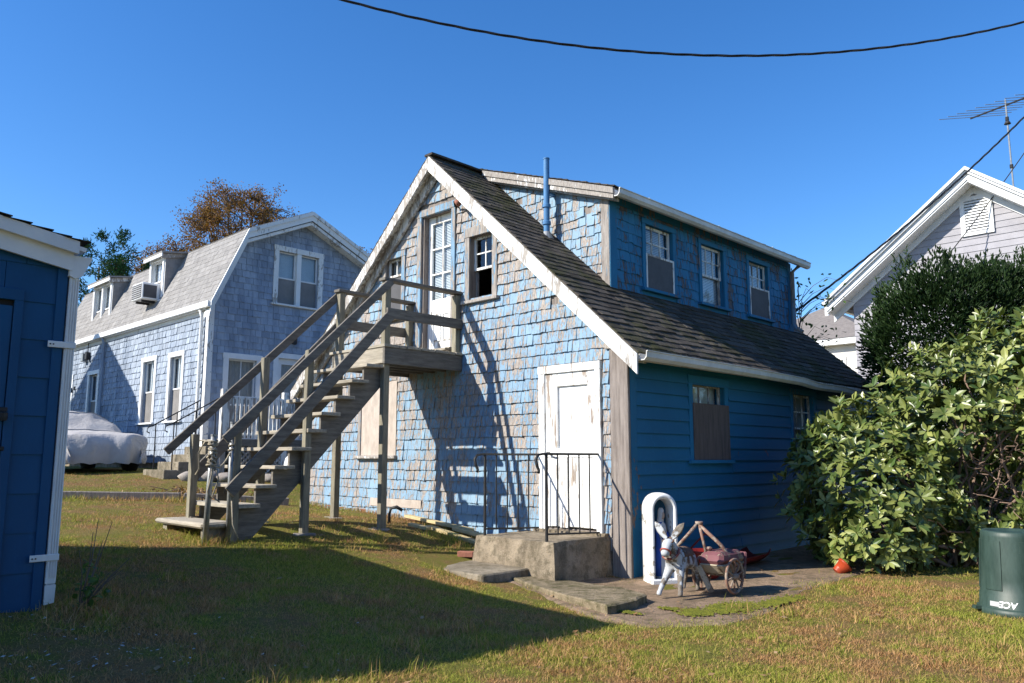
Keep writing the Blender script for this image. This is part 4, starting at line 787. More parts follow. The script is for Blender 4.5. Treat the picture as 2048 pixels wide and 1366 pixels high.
for x in xs_:
    hw = np.interp(-x, [-c[0] for c in cs_], [c[1] for c in cs_]); ht = np.interp(-x, [-c[0] for c in cs_], [c[2] for c in cs_]); body = min(ht, .86)
    for j in range(na):
        t = -1 + 2 * j / (na - 1); a = abs(t)
        # from hem (t=+-1) up the side to shoulder then over the top
        if a > .55: f = (a - .55) / .45; y = hw * (1.0 + .02 * math.sin(x * 7 + j)) * (1 - .06 * f); z = body * (1 - f) ** .9 * .93 + .2 * f; z = max(.2, body * .93 - (body * .93 - .2) * f)
        else: f = a / .55; y = hw * f * (1 if ht < 1 else (1 - .18 * (ht - .95) / .4 * (1 - (f ** 6)))); z = body * .93 + (ht - body * .93) * (1 - f ** (5 if ht > 1 else 3))
        fold = .022 * math.sin(j * 1.7 + x * 5) + .018 * math.sin(x * 13 + j * .6)
        vs_.append((x + fold * .5 + (.06 * math.sin(j * .9) if x > -.1 else 0), math.copysign(y + fold, t), z + (.02 * math.sin(x * 9 + j * 2.1) if a > .9 else fold * .3)))
n = len(xs_); fs = [(i * na + j, i * na + j + 1, (i + 1) * na + j + 1, (i + 1) * na + j) for i in range(n - 1) for j in range(na - 1)]
fr_ = [];
for lev in range(1, 6):
    for j in range(na): p = vs_[j]; f = lev / 5; fr_.append((p[0] + .10 * math.sin(f * 3) * (1 - f), p[1] * (1 - f * .0), .27 + (p[2] - .27) * (1 - f)))
# nose: close the front down to the hem
MB().add(vs_ + [(vs_[j][0] + .10 + .02 * math.sin(j * 2.3), vs_[j][1] * .96, max(.2, vs_[j][2] - .14)) for j in range(na)] + [(vs_[j][0] + .06 + .03 * math.sin(j * 1.3), vs_[j][1] * .94, .2 + .02 * math.sin(j * 1.9)) for j in range(na)], fs + [(j, j + 1, n * na + j + 1, n * na + j) for j in range(na - 1)] + [(n * na + j, n * na + j + 1, n * na + na + j + 1, n * na + na + j) for j in range(na - 1)]).build('cover', 'cover', car, smooth=True)
mt['seam'] = M_plain('cover_seam', (.34, .33, .33), (.28, .27, .27), 8, rough=.8, bump=0)
for i_ in (17, 26, 44): MB().tube([Vector(vs_[i_ * na + j]) + Vector((0, 0, .006)) for j in range(na)], .010, 5).build('seam', 'seam', car)
MB().tube([Vector(vs_[i * na + 0]) for i in range(n)], .014, 5).build('hem', 'seam', car)
mt['rubber'] = M_plain('tyre_rubber', (.02, .02, .02), (.012, .012, .012), 8, rough=.9)
for x in (-.75, -3.5):
    for y in (-.72, .72):
        m = MB(lambda u, v, n: (u, n, v)); m.lathe([(.2, -.1), (.31, -.09), (.33, 0), (.31, .09), (.2, .1)], 20); wv = m.build('tyre', 'rubber', car, smooth=True); wv.location = (x, y, .32)
part('underbody', 'dark', car, (-4.1, -.15, -.7, .7, .22, .4))

# ================================================================== NAVY SHED (foreground left)
SM = frame(CS); shed = thing('navy_shed', 'navy blue shed with white fascia and white downspout', 'shed', SM)
SGd, ST, SLs, SWd, slp = .30, 2.84, 3.25, 5.4, -.17
stp_ = lambda y: ST + slp * y if y > -SWd / 2 else ST + slp * (-SWd - y)
wall(F_side, -SWd, 0, SGd, lambda y: stp_(y), [], extra=(-SWd / 2,)).build('end_wall', 'shed_blue', shed)
MB().add([(0, 0, SGd), (-SLs, 0, SGd), (-SLs, 0, ST), (0, 0, ST)], [(0, 1, 2, 3)]).add([(0, -SWd, SGd), (-SLs, -SWd, SGd), (-SLs, -SWd, ST), (0, -SWd, ST)], [(0, 1, 2, 3)]).add([(-SLs, 0, SGd), (-SLs, -SWd, SGd), (-SLs, -SWd, ST), (-SLs, -SWd / 2, stp_(-SWd / 2)), (-SLs, 0, ST)], [(0, 1, 2, 3, 4)]).build('back_wall', 'shed_blue', shed)
DRs = (-1.12, -.30)
v = SGd + .03; r = 0
while v < ST - .05:
    e = .262; cuts = [-.04 - .33 * i + (.12 if r % 2 else 0) for i in range(16)]; cuts = [c for c in cuts if c < 0]
    for a, b in zip([0.012] + cuts, cuts + [-SWd]):
        if a > 0: a = -.045
        if v < 2.42 and b < DRs[1] + .05 and a > DRs[0] - .05:
            if a > DRs[1] + .05: b = DRs[1] + .05
            elif b < DRs[0] - .05: a = DRs[0] - .05
            else: continue
        if a - b < .03: continue
        tp = min(v + e + .03, ST + .1); t = random.uniform(.012, .016)
        MB(F_side).add([(b + .002, v, -.001), (a - .002, v, -.001), (a - .002, v + random.uniform(-.002, .002), t), (b + .002, v, t), (b + .002, tp, .001), (a - .002, tp, .001), (a - .002, tp, .005), (b + .002, tp, .005)], [(0, 1, 2, 3), (3, 2, 6, 7), (0, 3, 7, 4), (1, 5, 6, 2), (4, 7, 6, 5)]).build('siding_panel', 'shed_blue', shed)
    v += e; r += 1
part('corner_board', 'shed_blue', shed, (.002, .022, -.05, .012, SGd - .03, ST - .06)); part('corner_board', 'shed_blue', shed, (-.06, .001, .002, .024, SGd - .03, ST - .06))
sdr = link('door', None, shed)
part('frame', 'shed_blue', sdr, (.004, .032, DRs[1] - .005, DRs[1] + .05, SGd, 2.50), (.004, .032, DRs[0] - .05, DRs[0] + .005, SGd, 2.50), (.004, .034, DRs[0] - .05, DRs[1] + .05, 2.42, 2.50), bevel=.003)
part('leaf', 'shed_blue', sdr, (.006, .020, DRs[0] + .01, DRs[1] - .012, SGd + .02, 2.38)); part('gap', 'dark', sdr, (.003, .007, DRs[0], DRs[1], 2.36, 2.42))  # gap is a near-black strip; shade over the leaf is put into colour
for z in (1.66, 1.40): part('hasp', 'iron', sdr, (.021, .036, DRs[1] - .10, DRs[1] + .01, z, z + .03), bevel=.004)
MB().lathe([(.025, 0), (.03, .02), (.03, .05), (.02, .06)], 10, (.05, DRs[1] - .02, 1.60)).build('padlock', 'iron', sdr)
for sgn in (0, 1):
    y0, y1 = (.0, -SWd / 2) if not sgn else (-SWd, -SWd / 2); yo = .10 if not sgn else -SWd - .10; zo = ST - .014
    slab('roof_deck', 'white', shed, [(.10, yo, zo + .02), (.10, y1, stp_(y1) + .02), (-SLs - .1, y1, stp_(y1) + .02), (-SLs - .1, yo, zo + .02)], .03)
    MB().hexa([(x, y, z + dd) for dd in (-.15, .0) for (y, z) in ((yo * .3 if not sgn else yo, zo), (y1, stp_(y1))) for x in (.035, .06)]).build('rake_board', 'white', shed)
    MB().hexa([(x, y, z + dd) for dd in (-.03, .06) for (y, z) in ((yo * .5 if not sgn else yo, zo), (y1, stp_(y1))) for x in (.061, .105)]).build('rake_board', 'white', shed)
    s2 = Shingles(shed, SM, 'roof_shingle', 'roof_dark', n_parts=60)
    sg = 1 if not sgn else -1
    Fs = lambda u, v, n: (u, yo + .02 * sg - sg * v, zo + .062 - slp * v * 1 + n * .5) if True else None
    s2.lay(Fs, -SLs - .1, .125, 0, SWd / 2 + .1, .13, .2, .4, .012, jit=.006); s2.done()
gt = link('gutter', None, shed)
m = MB(lambda u, v, n: (n, u, v)); m.prism([(.012, ST - .05), (.012, ST - .20), (.05, ST - .215), (.10, ST - .19), (.155, ST - .06), (.15, ST - .045), (.10, ST - .05)], -SLs, .055); m.build('trough', 'white', gt)
dsp = link('downspout', None, shed)
m = MB(); m.hexa([(x + (.0 if z < 1 else 0), y, z) for z in (SGd + .20, ST - .20) for y in (.026, .092) for x in (-.05, .03)]); m.build('pipe', 'white', dsp, bevel=.01)
for i in range(4): part('rib', 'white', dsp, (.031, .036, .032 + i * .016, .040 + i * .016, SGd + .25, ST - .22))
m = MB(); m.hexa([(-.05, .026, SGd + .07), (.03, .028, SGd + .07), (-.05, .09, SGd + .08), (.03, .088, SGd + .08), (-.05, .026, SGd + .198), (.03, .026, SGd + .198), (-.05, .092, SGd + .198), (.03, .092, SGd + .198)]); m.build('outlet', 'white', dsp)
for z in (2.12, .66):
    st = part('strap', 'white', dsp, (.037, .043, -.085, .095, z, z + .045), bevel=.003)
    for y in (-.07, -.05): MB(lambda u, v, n: (n, u, v)).lathe([(.005, .0), (.005, .004)], 8, (y, z + .022, .043)).build('screw', 'iron', st)

# ================================================================== TALL NEIGHBOUR beyond the shed (its gable shades the long grey wall)
sh_d = Vector((-math.sin(R_(SUN_AZ)), -math.cos(R_(SUN_AZ)), 0)); pk = wl(QL, -6.6, 0)
D_ = 6.5; base = pk - sh_d * D_; HP = QL.z + 3.48 + D_ * math.tan(R_(SUN_EL)); gz_ = G(base.x, base.y)
nb = thing('tall_grey_house', 'tall grey neighbouring house whose gable shades the gambrel house wall', 'house', Matrix.Translation((base.x, base.y, gz_)) @ Matrix.Rotation(ROT, 4, 'Z'))
hp = HP - gz_; he = hp - 1.75; hw = 2.45
part_ = MB(F_front)
MB(lambda u, v, n: (u, n, v)).prism([(-hw, 0), (hw, 0), (hw, he), (0, hp - .06), (-hw, he)], -8, 0).build('wall', 'siding_grey', nb)
for sg in (1, -1): slab('roof', 'roof_grey', nb, [(sg * (hw + .18), .1, he - .13), (sg * (hw + .18), -8.2, he - .13), (0, -8.2, hp), (0, .1, hp)], .08)
for x in (-1.2, 1.2):
    for z in (1.0, 3.8): part('window', 'white', nb, (x - .45, x + .45, .002, .04, z, z + 1.5))

# unseen house added to block sky light (the dormer panes mirror it)
mt['dark_shingle'] = M_plain('sky_blocker_shingle', (.075, .065, .055), (.05, .045, .04), 3, rough=.9, bump=.3, kind='pos')  # low albedo so the added house bounces little light back
bo = AX * 5.2 + AY * -6.5; ah = thing('sky_blocking_house', 'unseen dark house with brick chimney added across the yard to block sky light', 'house', frame(Vector((bo.x, bo.y, G(bo.x, bo.y)))))
FB = lambda u, v, n: (-n, u, v); AHh = [(2, 3, 1, 2.6), (6, 7, 1, 2.6), (10, 11, 1, 2.6), (2, 3, 4, 5.5), (6, 7, 4, 5.5), (10, 11, 4, 5.5)]
wall(FB, 0, 13.5, -.3, lambda u: 6.6, AHh).build('wall', 'dark_shingle', ah)
for h in AHh: window(ah, FB, *h, casing='white', sash='white', cw=.12, cols=2, rows=1, back='curtain')
MB().add([(0, 0, -.3), (9, 0, -.3), (9, 0, 6.6), (4.5, 0, 10.2), (0, 0, 6.6)], [(0, 1, 2, 3, 4)]).add([(0, 13.5, -.3), (9, 13.5, -.3), (9, 13.5, 6.6), (4.5, 13.5, 10.2), (0, 13.5, 6.6)], [(0, 1, 2, 3, 4)]).add([(9, 0, -.3), (9, 13.5, -.3), (9, 13.5, 6.6), (9, 0, 6.6)], [(0, 1, 2, 3)]).build('end_wall', 'dark_shingle', ah)
for x in (-.4, 9.4): slab('roof', 'roof_dark', ah, [(x, -.4, 6.28), (x, 13.9, 6.28), (4.5, 13.9, 10.25), (4.5, -.4, 10.25)], .1)
part('chimney', 'brick', ah, (2.6, 3.5, 6, 6.9, 7.6, 11.2))

# ================================================================== HOUSES ON THE RIGHT
E1 = Vector((10.60, 25.0, 0)); e_z = 6.55; g1 = G(E1.x, E1.y)
RM = frame(Vector((E1.x, E1.y, g1))); rh = thing('pale_grey_house', 'pale grey sided house with broad white gable trim and louvred vent', 'house', RM)
RW, rp_z = 7.75, 9.55 - g1; re_z = e_z - g1
rt = lambda u: re_z + (rp_z - re_z) * (1 - abs(u - RW / 2) / (RW / 2)) - .1
RWN = (4.85, 5.85, 3.6, 5.3)
wall(F_front, .25, RW - .25, 0, rt, [RWN], extra=(RW / 2,)).build('gable_wall', 'siding_grey', rh)
MB().add([(.25, 0, 0), (.25, 9, 0), (.25, 9, re_z), (.25, 0, re_z)], [(0, 1, 2, 3)]).add([(RW - .25, 0, 0), (RW - .25, 9, 0), (RW - .25, 9, re_z), (RW - .25, 0, re_z)], [(0, 1, 2, 3)]).add([(.25, 9, 0), (RW - .25, 9, 0), (RW - .25, 9, re_z), (RW / 2, 9, rp_z - .1), (.25, 9, re_z)], [(0, 1, 2, 3, 4)]).build('side_wall', 'siding_grey', rh)
v = 0.0; kq = (rp_z - re_z) / (RW / 2)
while v < rp_z - .2:
    a = .25 if v < re_z - .1 else (v + .1 - re_z) / kq + .02; a = max(a, .25); b = RW - a
    for p, q in ([(a, b)] if not (RWN[2] - .1 < v + .1 < RWN[3] + .15) else [(a, RWN[0] - .12), (RWN[1] + .12, b)]):
        if q - p > .1 and v > 2.0: MB(F_front).add([(p, v, 0), (q, v, 0), (q, v, .022), (p, v, .022), (p, v + .2, .003), (q, v + .2, .003)], [(0, 1, 2, 3), (3, 2, 5, 4), (0, 3, 4), (1, 5, 2)]).build('siding_board', 'siding_grey', rh)
    v += .19
for sg in (0, 1):
    Xf = (lambda x: x) if not sg else (lambda x: RW - x)
    slab('roof', 'roof_far', rh, [(Xf(-.35), -.6, re_z - .28), (Xf(-.35), 9.4, re_z - .28), (Xf(RW / 2), 9.4, rp_z), (Xf(RW / 2), -.6, rp_z)], .06)
    for (d0, d1, y0, y1) in ((-.34, -.07, -.60, -.55), (-.16, -.01, -.68, -.605), (-.075, .02, -.74, -.685), (-.40, -.33, -.57, -.02), (-.62, -.36, -.06, -.01)):
        MB().hexa([(Xf(x), y, z + dd) for dd in (d0, d1) for y in (y0, y1) for (x, z) in ((-.36, re_z - .28), (RW / 2, rp_z))]).build('rake_board', 'white', rh)
part('eave_gutter', 'white', rh, (-.50, -.36, -.6, 9.4, re_z - .42, re_z - .29))
vt = link('gable_vent', None, rh); cx = RW / 2 + .03; vz = rp_z - 1.85
part('frame', 'white', vt, (cx - .42, cx - .30, vz, vz + 1.15, .02, .07), (cx + .30, cx + .42, vz, vz + 1.15, .02, .07), (cx - .30, cx + .30, vz + 1.03, vz + 1.15, .02, .069), (cx - .30, cx + .30, vz, vz + .1, .02, .069), F=F_front); part('shade_backing', 'dark', vt, (cx - .3, cx + .3, vz + .1, vz + 1.03, .015, .02), F=F_front)  # near-black sheet between the louvres paints the vent's inner shade
for i in range(11): z = vz + .12 + i * .083; MB(F_front).hexa([(x, z + dzz + o_, n) for n, dzz in ((.025, .05), (.065, 0)) for o_ in (0, .018) for x in (cx - .30, cx + .30)]).build('louvre', 'white', vt)
window(rh, F_front, *RWN, casing='white', sash='white', cw=.14, head=.2, cols=1, rows=1, back='curtain', proud=.05)
# roof aerial
_p = frame(Vector((E1.x, E1.y, g1))).inverted() @ Vector((16.95, 26.0, 10.2)); ap = Vector((_p.x, _p.y, _p.z)); aer = thing('tv_aerial', 'tall rooftop television aerial on a thin mast above the pale grey house', 'aerial', RM @ Matrix.Translation(ap))
MB().tube([(0, 0, -2.2), (0, 0, 3.35)], .03, 8).build('mast', 'galv', aer)
for z in (.9, 2.6): MB().tube([(0, 0, z), (0, 0, z + .12)], .06, 8).build('clamp', 'iron', aer)
bd = Vector((-1.0, .6, .12)).normalized(); ed = Vector((.55, .90, .18)).normalized()
MB().tube([Vector((0, 0, 3.15)) - bd * 1.5, Vector((0, 0, 3.15)) + bd * 1.5], .03, 6).build('boom', 'iron', aer)
for i in range(10): t = -1.4 + i * .31; c = Vector((0, 0, 3.17)) + bd * t; ln = 1.5 - .10 * (9 - i) * .9; MB().tube([c - ed * ln, c + ed * ln], .012, 5).build('element', 'galv', aer)
MB().lathe([(.05, 0), (.11, .02), (.06, .12)], 10, (0, 0, 2.45)).build('rotor', 'iron', aer)
# far house with hipped roof
FH = Vector((12.6, 36.0, 0)); fz = G(12.6, 36); fh = thing('cream_house', 'distant cream house with brown hipped roof and white eaves', 'house', frame(Vector((15.9, 35.2, fz))))
hx, hy, hh = 6.5, 6.5, 6.05
wall(F_side, 0, hy, 0, lambda u: hh, [(4.1, 5.1, 3.6, 5.1), (1.2, 2.2, 3.6, 5.1)]).build('wall', 'siding_pale', fh); wall(F_front, -hx, 0, 0, lambda u: hh, [(-2.2, -1.2, 3.6, 5.1), (-5, -4, 3.6, 5.1)]).build('wall', 'siding_pale', fh)
for F, h in ((F_side, (4.1, 5.1, 3.6, 5.1)), (F_side, (1.2, 2.2, 3.6, 5.1)), (F_front, (-2.2, -1.2, 3.6, 5.1)), (F_front, (-5, -4, 3.6, 5.1))): window(fh, F, *h, casing='white', sash='white', cw=.12, cols=1, rows=1, back='curtain')
pk1 = (-hx / 2, hy / 2, hh + 2.2); cs4 = [(.45, -.45, hh), (.45, hy + .45, hh), (-hx - .45, hy + .45, hh), (-hx - .45, -.45, hh)]
MB().add(cs4 + [pk1], [(i, (i + 1) % 4, 4) for i in range(4)]).build('roof', 'roof_far', fh)
part('eave', 'white', fh, (-hx - .42, .42, -.42, -.02, hh - .28, hh - .01), (.02, .42, -.42, hy + .42, hh - .28, hh - .012)); part('corner_board', 'white', fh, (-.15, .02, -.03, -.002, 0, hh - .3), (.002, .03, -.03, .15, 0, hh - .3)); part('corner_board', 'white', fh, (.002, .03, hy - .15, hy, 0, hh - .3))
MB().lathe([(.12, 0), (.12, .9)], 10, (-hx / 2 + .5, hy / 2 - 1, hh + 1.5)).build('vent_stack', 'white', fh)
# low grey outbuilding behind the cottage
lo = thing('low_outbuilding', 'low dark grey shingled outbuilding with white rake behind the cottage', 'outbuilding', frame(Vector((8.1, 18.0, G(8.1, 18.0)))))
wall(F_front, -4, 1.2, 0, lambda u: 2.95 - .42 * (u + 1.4) if u > -1.4 else 2.95 + .42 * (u + 1.4), [(-.35, .2, 1.2, 2.05)], extra=(-1.4,)).build('wall', 'shingle_grey', lo)
for sg, (xa, xb) in ((0, (-1.4, 1.4)), (1, (-1.4, -4.2))): slab('roof', 'roof_far', lo, [(xa, -.25, 3.05), (xb, -.25, 3.05 - .42 * 2.8), (xb, 4, 3.05 - .42 * 2.8), (xa, 4, 3.05)], .06); MB().hexa([(x, y, z + d) for d in (-.2, -.005) for y in (-.29, -.255) for (x, z) in ((xa, 3.05), (xb, 3.05 - .42 * 2.8))]).build('rake_board', 'white', lo)
window(lo, F_front, -.35, .2, 1.2, 2.05, casing='white', sash='white', cw=.1, cols=1, rows=1, back='none')
v = 0
while v < 2.8: part('siding_board', 'shingle_grey', lo, (-3.9 if v < 2 else -1.3 - (2.95 - v) / .42, 1.15 if v < 1.8 else -1.45 + (2.95 - v) / .42, v, v + .02, .002, .02), F=F_front); v += .16

# ================================================================== WIRES
def wire(name, a, b, sag, r, label, twist=False):
    a, b = Vector(a), Vector(b); n = 48; pts = []
    for i in range(n + 1): t = i / n; pts.append(a.lerp(b, t) - Vector((0, 0, sag * 4 * t * (1 - t))))
    o = thing(name, label, 'wire', Matrix.Translation(a)); d = (b - a).normalized(); s_ = d.cross(Vector((0, 0, 1))).normalized(); u = s_.cross(d)
    if twist:
        for ph in (0, 2.1, 4.2):
            hp_ = []
            for i in range(n * 5 + 1):
                t = i / (n * 5); p = a.lerp(b, t) - Vector((0, 0, sag * 4 * t * (1 - t))); an = t * (b - a).length * 5.5 + ph; hp_.append(p + (s_ * math.cos(an) + u * math.sin(an)) * r * .9 - a)
            MB().tube(hp_, r * .75, 5).build('strand', 'iron', o)
    else: MB().tube([p - a for p in pts], r, 6).build('strand', 'iron', o)
wire('overhead_cable', (-2.77, 8.88, 7.01), (7.95, 10.62, 7.69), .817, .011, 'twisted black overhead cable crossing the sky above the cottage', True)
wire('service_wire', (12.4, 17.4, 9.75), wl(KH, -1.0, 6.49, 4.0), .22, .014, 'twisted grey service drop running down to the back of the cottage', True)
wire('thin_wire', (15.3, 21.8, 10.9), (11.9, 22.0, 6.55), .10, .014, 'thin dark wire crossing the white gable of the pale grey house')

# ================================================================== PLANTS
def M_leaf(name, c1, c2, rough=.45, spec=.4, trans=.25):
    k = N(name); r = k.rnd(); c = k.mix(r, c1, c2); a = k.noise(k.coord('pos'), 1.2, 3); c = k.mix(k.math('MULTIPLY', k.ramp(a, .4, .65), .5), c, tuple(x * .65 for x in c1))
    k.out(c, rough, spec); t = k.n('BsdfTranslucent'); k.l(k.mix(1.0, c, (1.1, 1.2, .5), 'MULTIPLY'), t.inputs['Color']); x = k.n('MixShader'); x.inputs[0].default_value = trans
    k.l(k.b.outputs[0], x.inputs[1]); k.l(t.outputs[0], x.inputs[2]); k.l(x.outputs[0], k.t.nodes['Material Output'].inputs['Surface']); return k.m
mt['rhodo'] = M_leaf('rhododendron_leaf', (.06, .11, .02), (.32, .34, .10), .36, .5, .10)
mt['yew'] = M_leaf('yew_needle', (.018, .045, .014), (.045, .085, .022), .6, .3, .12)
mt['cedar'] = M_leaf('cedar_spray', (.028, .085, .032), (.06, .13, .045), .7, .2, .15)
mt['autumn'] = M_leaf('autumn_leaf', (.20, .085, .03), (.24, .15, .045), .7, .2, .3)
mt['sap'] = M_leaf('sapling_leaf', (.05, .11, .025), (.10, .17, .04), .5, .3, .25)
mt['bark'] = M_plain('grey_brown_bark', (.20, .15, .12), (.11, .085, .07), 8, (3, 3, .6), .95, .5, 40, .3)
mt['bark_pale'] = M_plain('pale_twig_bark', (.30, .21, .16), (.18, .12, .09), 10, rough=.95, bump=.4, var=.4)
def rot_to(n):           # (k,3) unit normals -> frames (k,3,3): columns a,b,n
    ref = np.where(np.abs(n[:, 2:3]) > .95, np.array([[1., 0, 0]]), np.array([[0, 0, 1.]])); a = np.cross(ref, n); a /= np.linalg.norm(a, axis=1, keepdims=True); return a, np.cross(n, a)
def unit(v): return v / np.maximum(np.linalg.norm(v, axis=-1, keepdims=True), 1e-9)
LEAFV = np.array([(0, 0, 0), (.22, .30, .02), (.26, .62, .05), (0, 1.0, -.06), (-.26, .62, .05), (-.22, .30, .02), (0, .45, -.035), (0, .75, -.045)], float)  # x across, y along, z up
LEAFF = [(0, 1, 6), (1, 2, 7), (1, 7, 6), (2, 3, 7), (7, 3, 4), (6, 7, 4), (6, 4, 5), (0, 6, 5)]
def leaf_cloud(parent, mw, P, D, U, Ls, Wd, mat, n_obj, name):
    # leaves with base P, direction D, upper side U; the nearest n_obj become objects
    U = unit(U - D * (U * D).sum(1, keepdims=True)); S = np.cross(D, U); inv = np.array(mw.inverted()); R3 = inv[:3, :3]; Pl = P @ R3.T + inv[:3, 3]; Dl, Ul, Sl = D @ R3.T, U @ R3.T, S @ R3.T
    dist = np.linalg.norm(P + D * Ls[:, None] * .5 - np.array(EYE), axis=1); face = np.abs((unit(P - np.array(EYE)) * U).sum(1)); order = np.argsort(-(Ls * Wd * (.25 + face)) / dist ** 2); near, rest = order[:n_obj], order[n_obj:]
    if n_obj:
        me = bpy.data.meshes.new(name); me.from_pydata([tuple(p) for p in LEAFV], [], LEAFF); me.materials.append(mt[mat]); me.update()
        for i in near:
            o = link(name, me, parent); a, b, c, p = Sl[i] * Wd[i], Dl[i] * Ls[i], Ul[i] * Ls[i], Pl[i]
            o.matrix_basis = Matrix(((a[0], b[0], c[0], p[0]), (a[1], b[1], c[1], p[1]), (a[2], b[2], c[2], p[2]), (0, 0, 0, 1)))
    k = len(rest); V = Pl[rest, None] + Sl[rest, None] * (LEAFV[None, :, 0:1] * Wd[rest, None, None]) + Dl[rest, None] * (LEAFV[None, :, 1:2] * Ls[rest, None, None]) + Ul[rest, None] * (LEAFV[None, :, 2:3] * Ls[rest, None, None])
    F = (np.array(LEAFF)[None] + (np.arange(k) * len(LEAFV))[:, None, None]).reshape(-1, 3); o = np_mesh('foliage', V.reshape(-1, 3), F, mat, parent, kind='stuff'); return o
# rhododendron: whorls of long leaves over a lumpy body
blobs = [((4.55, 10.35, .75), (.95, .9, .85)), ((4.35, 10.6, .95), (.75, .7, .85)), ((4.95, 10.9, 1.25), (.95, .9, .95)), ((5.9, 10.6, 1.75), (1.0, .95, 1.15)), ((6.9, 10.5, 2.1), (1.15, 1.0, 1.25)), ((6.9, 10.1, 1.2), (1.1, .85, 1.1)), ((7.9, 10.5, 1.9), (1.2, 1.1, 1.6)), ((5.75, 10.3, .95), (.7, .6, .7)), ((8.3, 10.2, .8), (1.2, .8, .9)), ((4.4, 9.85, .45), (.6, .5, .45))]
rr = Vector((5.6, 10.4, G(5.6, 10.4))); rhodo = thing('rhododendron', 'large rhododendron bush with long glossy leaves beside the cottage', 'bush', Matrix.Translation(rr))
gap = np.array([5.85, 9.75, 1.15])
def blob_shell(blobs, n, jit=.16, rmin=.80):
    out, nor = [], []; vol = np.array([b[1][0] * b[1][1] + b[1][1] * b[1][2] + b[1][0] * b[1][2] for b in blobs]); cnt = (n * vol / vol.sum()).astype(int)
    for (c, r), k in zip(blobs, cnt):
        d = unit(RNG.normal(size=(k, 3))); s = RNG.uniform(rmin, 1.05, (k, 1)) + .10 * np.sin(d[:, :1] * 9 + d[:, 2:] * 7) * np.cos(d[:, 1:2] * 8); p = np.array(c) + d * np.array(r) * s; keep = np.ones(k, bool)
        for (c2, r2) in blobs:
            if c2 is c: continue
            keep &= (((p - np.array(c2)) / np.array(r2)) ** 2).sum(1) > .62
        out.append(p[keep]); nor.append(unit(d / np.array(r))[keep])
    return np.concatenate(out), np.concatenate(nor)
Pw, Nw = blob_shell(blobs, 6200, rmin=.66)
gr = GV(Pw[:, 0], Pw[:, 1]); k_ = (Pw[:, 2] > gr + .12) & (np.linalg.norm((Pw - gap) / np.array([.42, .7, .55]), axis=1) > 1); k_ &= (np.sin(Pw[:, 0] * 4.3 + 2) * np.sin(Pw[:, 2] * 4.7) + .5 * np.sin(Pw[:, 0] * 9 + Pw[:, 2] * 8) + RNG.normal(0, .35, len(Pw))) > -.95; Pw, Nw = Pw[k_], Nw[k_]; Pw = Pw + Nw * (np.sin(Pw[:, :1] * 5.1) * np.cos(Pw[:, 2:] * 4.4) * .10)
ax = unit(Nw * np.array([1, 1, .6]) + np.array([-.12, -.1, .55]) + RNG.normal(0, .25, Nw.shape)); A, B = rot_to(ax); nl = 8
an = np.arange(nl)[None] * 2 * np.pi / nl + RNG.uniform(0, 6, (len(Pw), 1)) + RNG.normal(0, .18, (len(Pw), nl)); el = RNG.normal(.25, .28, (len(Pw), nl)); el[:, ::3] += .45
rad = A[:, None] * np.cos(an)[..., None] + B[:, None] * np.sin(an)[..., None]; D = unit(rad * np.cos(el)[..., None] + ax[:, None] * np.sin(el)[..., None]); U = unit(ax[:, None] * np.cos(el)[..., None] - rad * np.sin(el)[..., None])
P = np.repeat(Pw[:, None], nl, 1) + D * .01; Ls = RNG.uniform(.085, .17, P.shape[:2]) * RNG.uniform(.75, 1.2, (len(Pw), 1)); 
leaf_cloud(rhodo, rhodo.matrix_world, P.reshape(-1, 3), D.reshape(-1, 3), U.reshape(-1, 3), Ls.ravel(), (Ls * RNG.uniform(.66, .9, Ls.shape)).ravel(), 'rhodo', 300, 'leaf')
def branch(par, org, p0, p1, r0, r1, mat, name, wob=.08, n=7):
    p0, p1 = Vector(p0), Vector(p1); pts = [p0.lerp(p1, i / n) + Vector((random.uniform(-wob, wob), random.uniform(-wob, wob), random.uniform(-wob, wob) * .6)) * (0 if i in (0, n) else 1) - Vector(org) for i in range(n + 1)]
    return MB().tube(pts, [r0 + (r1 - r0) * i / n for i in range(n + 1)], 6).build(name, mat, par, smooth=True)
for i in range(46):
    c, r = random.choice(blobs); b = Vector((5.7 + random.uniform(-.8, 1.6), 10.45 + random.uniform(-.3, .4), 0)); b.z = G(b.x, b.y) - .03; d = Vector((random.uniform(-.7, .7) * r[0], random.uniform(-.8, .4) * r[1], random.uniform(-.3, .6) * r[2])); branch(rhodo, rr, b, Vector(c) + d, .028, .008, 'bark_pale', 'branch', .13)
for i in range(30):
    s = Vector((5.85 + random.uniform(-.3, .35), 9.95 + random.uniform(-.2, .35), 1.15 + random.uniform(-.4, .5))); branch(rhodo, rr, s, s + Vector((random.uniform(-.35, .35), random.uniform(-.45, .05), random.uniform(-.25, .3))), .010, .003, 'bark_pale', 'twig', .05)
